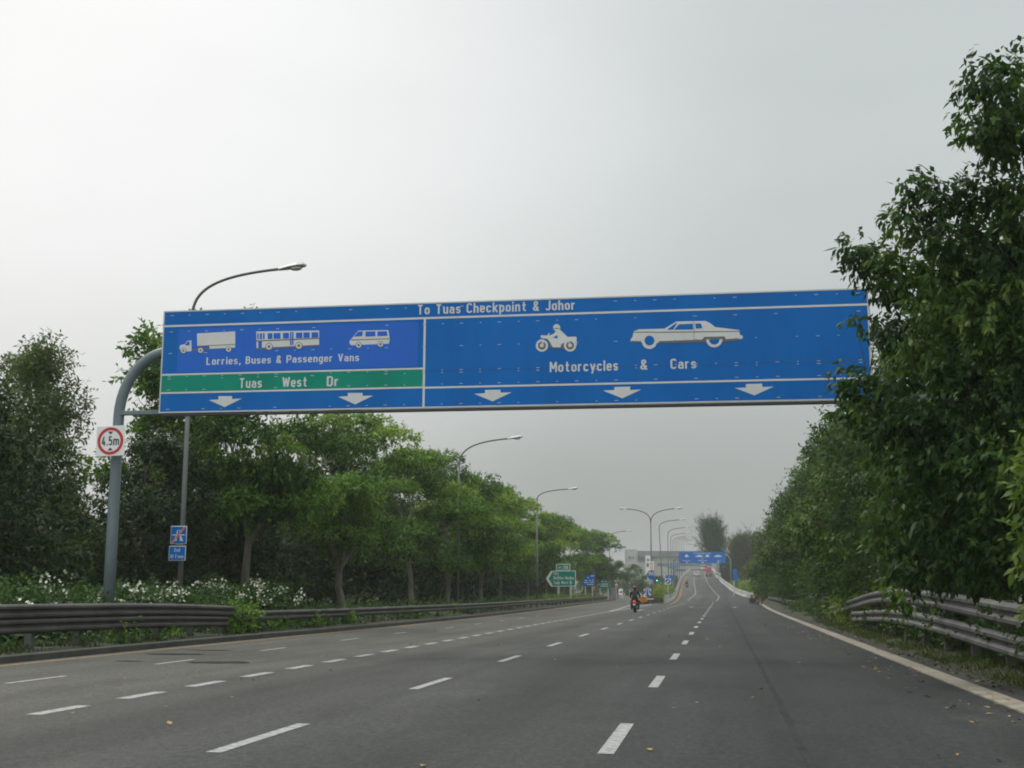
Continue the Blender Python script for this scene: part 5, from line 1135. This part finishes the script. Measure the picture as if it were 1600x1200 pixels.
    mb = MB(); mb.ell(P(0, .06, 1.63), (.125, .125, .09), 14, 8); mb.build('visor', M['glass'], hm, smooth=True); mb = MB(); mb.tube([P(-.132, -.02, 1.60), P(-.09, -.12, 1.58), P(0, -.155, 1.57), P(.09, -.12, 1.58), P(.132, -.02, 1.60)], .018, 6); mb.build('helmet_band', M['black'], hm)
    for s in (-1, 1):
        mb = MB()
        for k in range(4): mb.tube([P(s*(.27+k*.02), .38, 1.035), P(s*(.27+k*.02), .425, 1.03), P(s*(.27+k*.02), .42, 1.0)], .011, 5)
        mb.tube([P(s*.26, .37, 1.02), P(s*.25, .41, .99)], .012, 5); mb.build('glove', M['black'], D)
        mb = MB(); mb.ell(P(s*.22, .1, .215), (.05, .13, .05)); mb.build('shoe', M['black'], D, smooth=True)
        mb = MB(); mb.tube([P(s*.23, .17, .74), P(s*.24, .24, .68), P(s*.225, .05, .42), P(s*.22, -.01, .30)], [.10, .098, .078, .07], 8); mb.build('trouser_leg', M['trouser'], D, smooth=True)
q = at(989.5, 957, 82)
motorcycle(q.x-.25, 87.5, 0, 'dark motorcycle with lit red tail light riding toward the gore', 'rider in a dark jacket and red helmet on the near motorcycle')
q = at(1073.3, 919, 300); motorcycle(q.x, 300, zr(300), 'far dark motorcycle climbing the left lane of the flyover', 'far rider in dark clothes climbing the flyover')
def car(name, label, x, y, z, L, W_, H_, paint, kind='car', cat='car', hd=0.0):
    T = thing(name, label, cat, (x, y, z)); h1 = H_*.56
    if kind == 'car': low = [(-L/2, .35), (-L/2, h1*.95), (-L/2+.15, h1), (L*.2, h1), (L/2-.2, h1*.85), (L/2, h1*.6), (L/2, .3)]; cab = [(-L*.40, h1), (-L*.26, H_), (L*.08, H_), (L*.24, h1)]
    elif kind == 'van': low = [(-L/2, .35), (-L/2, h1), (L/2-.25, h1), (L/2, h1*.8), (L/2, .3)]; cab = [(-L*.495, h1), (-L*.46, H_), (L*.28, H_), (L*.42, h1)]
    mb = MB(); mb.prism([(x-W_/2, y+a, z+b) for a, b in low], (W_, 0, 0)); mb.build('body', paint, T, bevel=.07)
    k = .12
    mb = MB(); n = len(cab); mb.add([(x-W_/2+(k if b > h1 else .03), y+a, z+b) for a, b in cab]+[(x+W_/2-(k if b > h1 else .03), y+a, z+b) for a, b in cab], [tuple(range(n)), tuple(range(n, 2*n))[::-1]]+[(i, n+i, n+(i+1) % n, (i+1) % n) for i in range(n)]); mb.build('cabin', paint, T, bevel=.05)
    mb = MB(); (a0, b0), (a1, b1) = cab[0], cab[1]
    f = lambda t: (y+a0+(a1-a0)*t-.012, z+b0+(b1-b0)*t+.004)
    mb.add([(x-W_/2+.14, *f(.12)), (x+W_/2-.14, *f(.12)), (x+W_/2-.22, *f(.88)), (x-W_/2+.22, *f(.88))], [(0, 1, 2, 3)]); mb.build('rear_window', M['glass'], T)
    for s in (-1, 1):
        mb = MB(); xx = x+s*(W_/2-.06); mb.add([(xx+s*.045, y+cab[0][0]+.25, z+h1+.06), (xx+s*.045, y+cab[3][0]-.3, z+h1+.06), (xx-s*.03, y+cab[2][0]-.08, z+H_-.1), (xx-s*.03, y+cab[1][0]+.1, z+H_-.1)], [(0, 1, 2, 3)]); mb.build('side_window', M['glass'], T)
        mb = MB(); mb.box((x+s*(W_/2-.17), y-L/2-.01, z+h1*.8), (.24, .05, .16)); mb.build('tail_light', M['red'], T)
        for yy in (-L*.3, L*.3):
            mb = MB(); mb.tube([(x+s*(W_/2-.2), y+yy, z+.31), (x+s*(W_/2+.01), y+yy, z+.31)], .31, 16); wv = mb.build('wheel', M['tyre'], T); mb = MB(); mb.tube([(x+s*(W_/2-.02), y+yy, z+.31), (x+s*(W_/2+.02), y+yy, z+.31)], .18, 12); mb.build('rim', M['alu'], wv)
    mb = MB(); mb.box((x, y-L/2-.03, z+.42), (W_*.96, .12, .2)); mb.build('bumper', paint if kind != 'van' else M['dark'], T, bevel=.03); mb = MB(); mb.box((x, y-L/2-.07, z+h1*.72), (.42, .03, .12)); mb.build('number_plate', M['white'], T)
    mb = MB(); mb.box((x, y, z+.3), (W_*.9, L*.92, .18)); mb.build('underbody', M['black'], T); return T
q = at(1089, 904, 418); car('parked_car'.replace('parked_', 'silver_'), 'silver car ahead in the middle lane of the flyover', q.x, 418, zr(418), 4.3, 1.72, 1.42, M['silver'])
q = at(1107, 904, 412); car('dark_car', 'dark car following the red truck up the flyover', q.x, 412, zr(412), 4.2, 1.7, 1.45, M['navy'])
q = at(1098.5, 893, 560); car('white_van', 'white van at the crest of the flyover', q.x, 560, zr(560), 4.8, 2.0, 2.1, M['whitepaint'], 'van', 'van')
# red truck
Y = 440; q = at(1107.3, 900, Y); z = zr(Y); x = q.x
T = thing('red_truck', 'red truck with a pale load near the flyover crest', 'truck', (x, Y, z))
mb = MB(); mb.box((x, Y+.6, z+1.45), (2.1, 3.6, 1.3)); mb.build('cargo_box', M['redpaint'], T, bevel=.05); mb = MB(); mb.box((x, Y+3.4, z+1.5), (2.0, 1.6, 1.7)); mb.build('cab', M['redpaint'], T, bevel=.1)
mb = MB(); mb.box((x, Y+1, z+.72), (1.8, 5.6, .16)); mb.build('chassis', M['black'], T); mb = MB(); mb.box((x+.1, Y+.4, z+2.35), (1.5, 2.6, .5)); mb.ell((x+.1, Y-.3, z+2.6), (.6, .5, .3)); mb.build('load', M['bluewall'], T)
mb = MB(); mb.box((x, Y-1.25, z+.66), (2.0, .1, .12)); mb.build('bumper', M['whitepaint'], T)
for s in (-1, 1):
    mb = MB(); mb.box((x+s*.8, Y-1.24, z+.84), (.26, .06, .14)); mb.build('tail_light', M['red'], T)
    for yy in (-.6, 3.3):
        mb = MB(); mb.tube([(x+s*.75, Y+yy, z+.42), (x+s*1.03, Y+yy, z+.42)], .42, 14); mb.build('wheel', M['tyre'], T)
q = at(1103, 893, 545); car('orange_van', 'faint reddish van beside the white van at the crest', q.x, 545, zr(545), 4.6, 1.9, 2.0, M['salmon'], 'van', 'van')
# ------------------------------------------------------------------ air
hb = MB(); hb.box((0, 470, 15.4), (2500, 1600, 33.2)); hz = hb.build('haze', mat('haze_dummy', (1, 1, 1)))
hm = bpy.data.materials.new('haze_air'); hm.use_nodes = True; n = hm.node_tree; n.nodes.clear()
ho = n.nodes.new('ShaderNodeOutputMaterial'); hv = n.nodes.new('ShaderNodeVolumePrincipled'); hv.inputs['Color'].default_value = (.93, .95, .95, 1); hv.inputs['Density'].default_value = .0003; hv.inputs['Anisotropy'].default_value = .2
n.links.new(hv.outputs[0], ho.inputs['Volume']); hz.data.materials.clear(); hz.data.materials.append(hm); hz['kind'] = 'stuff'
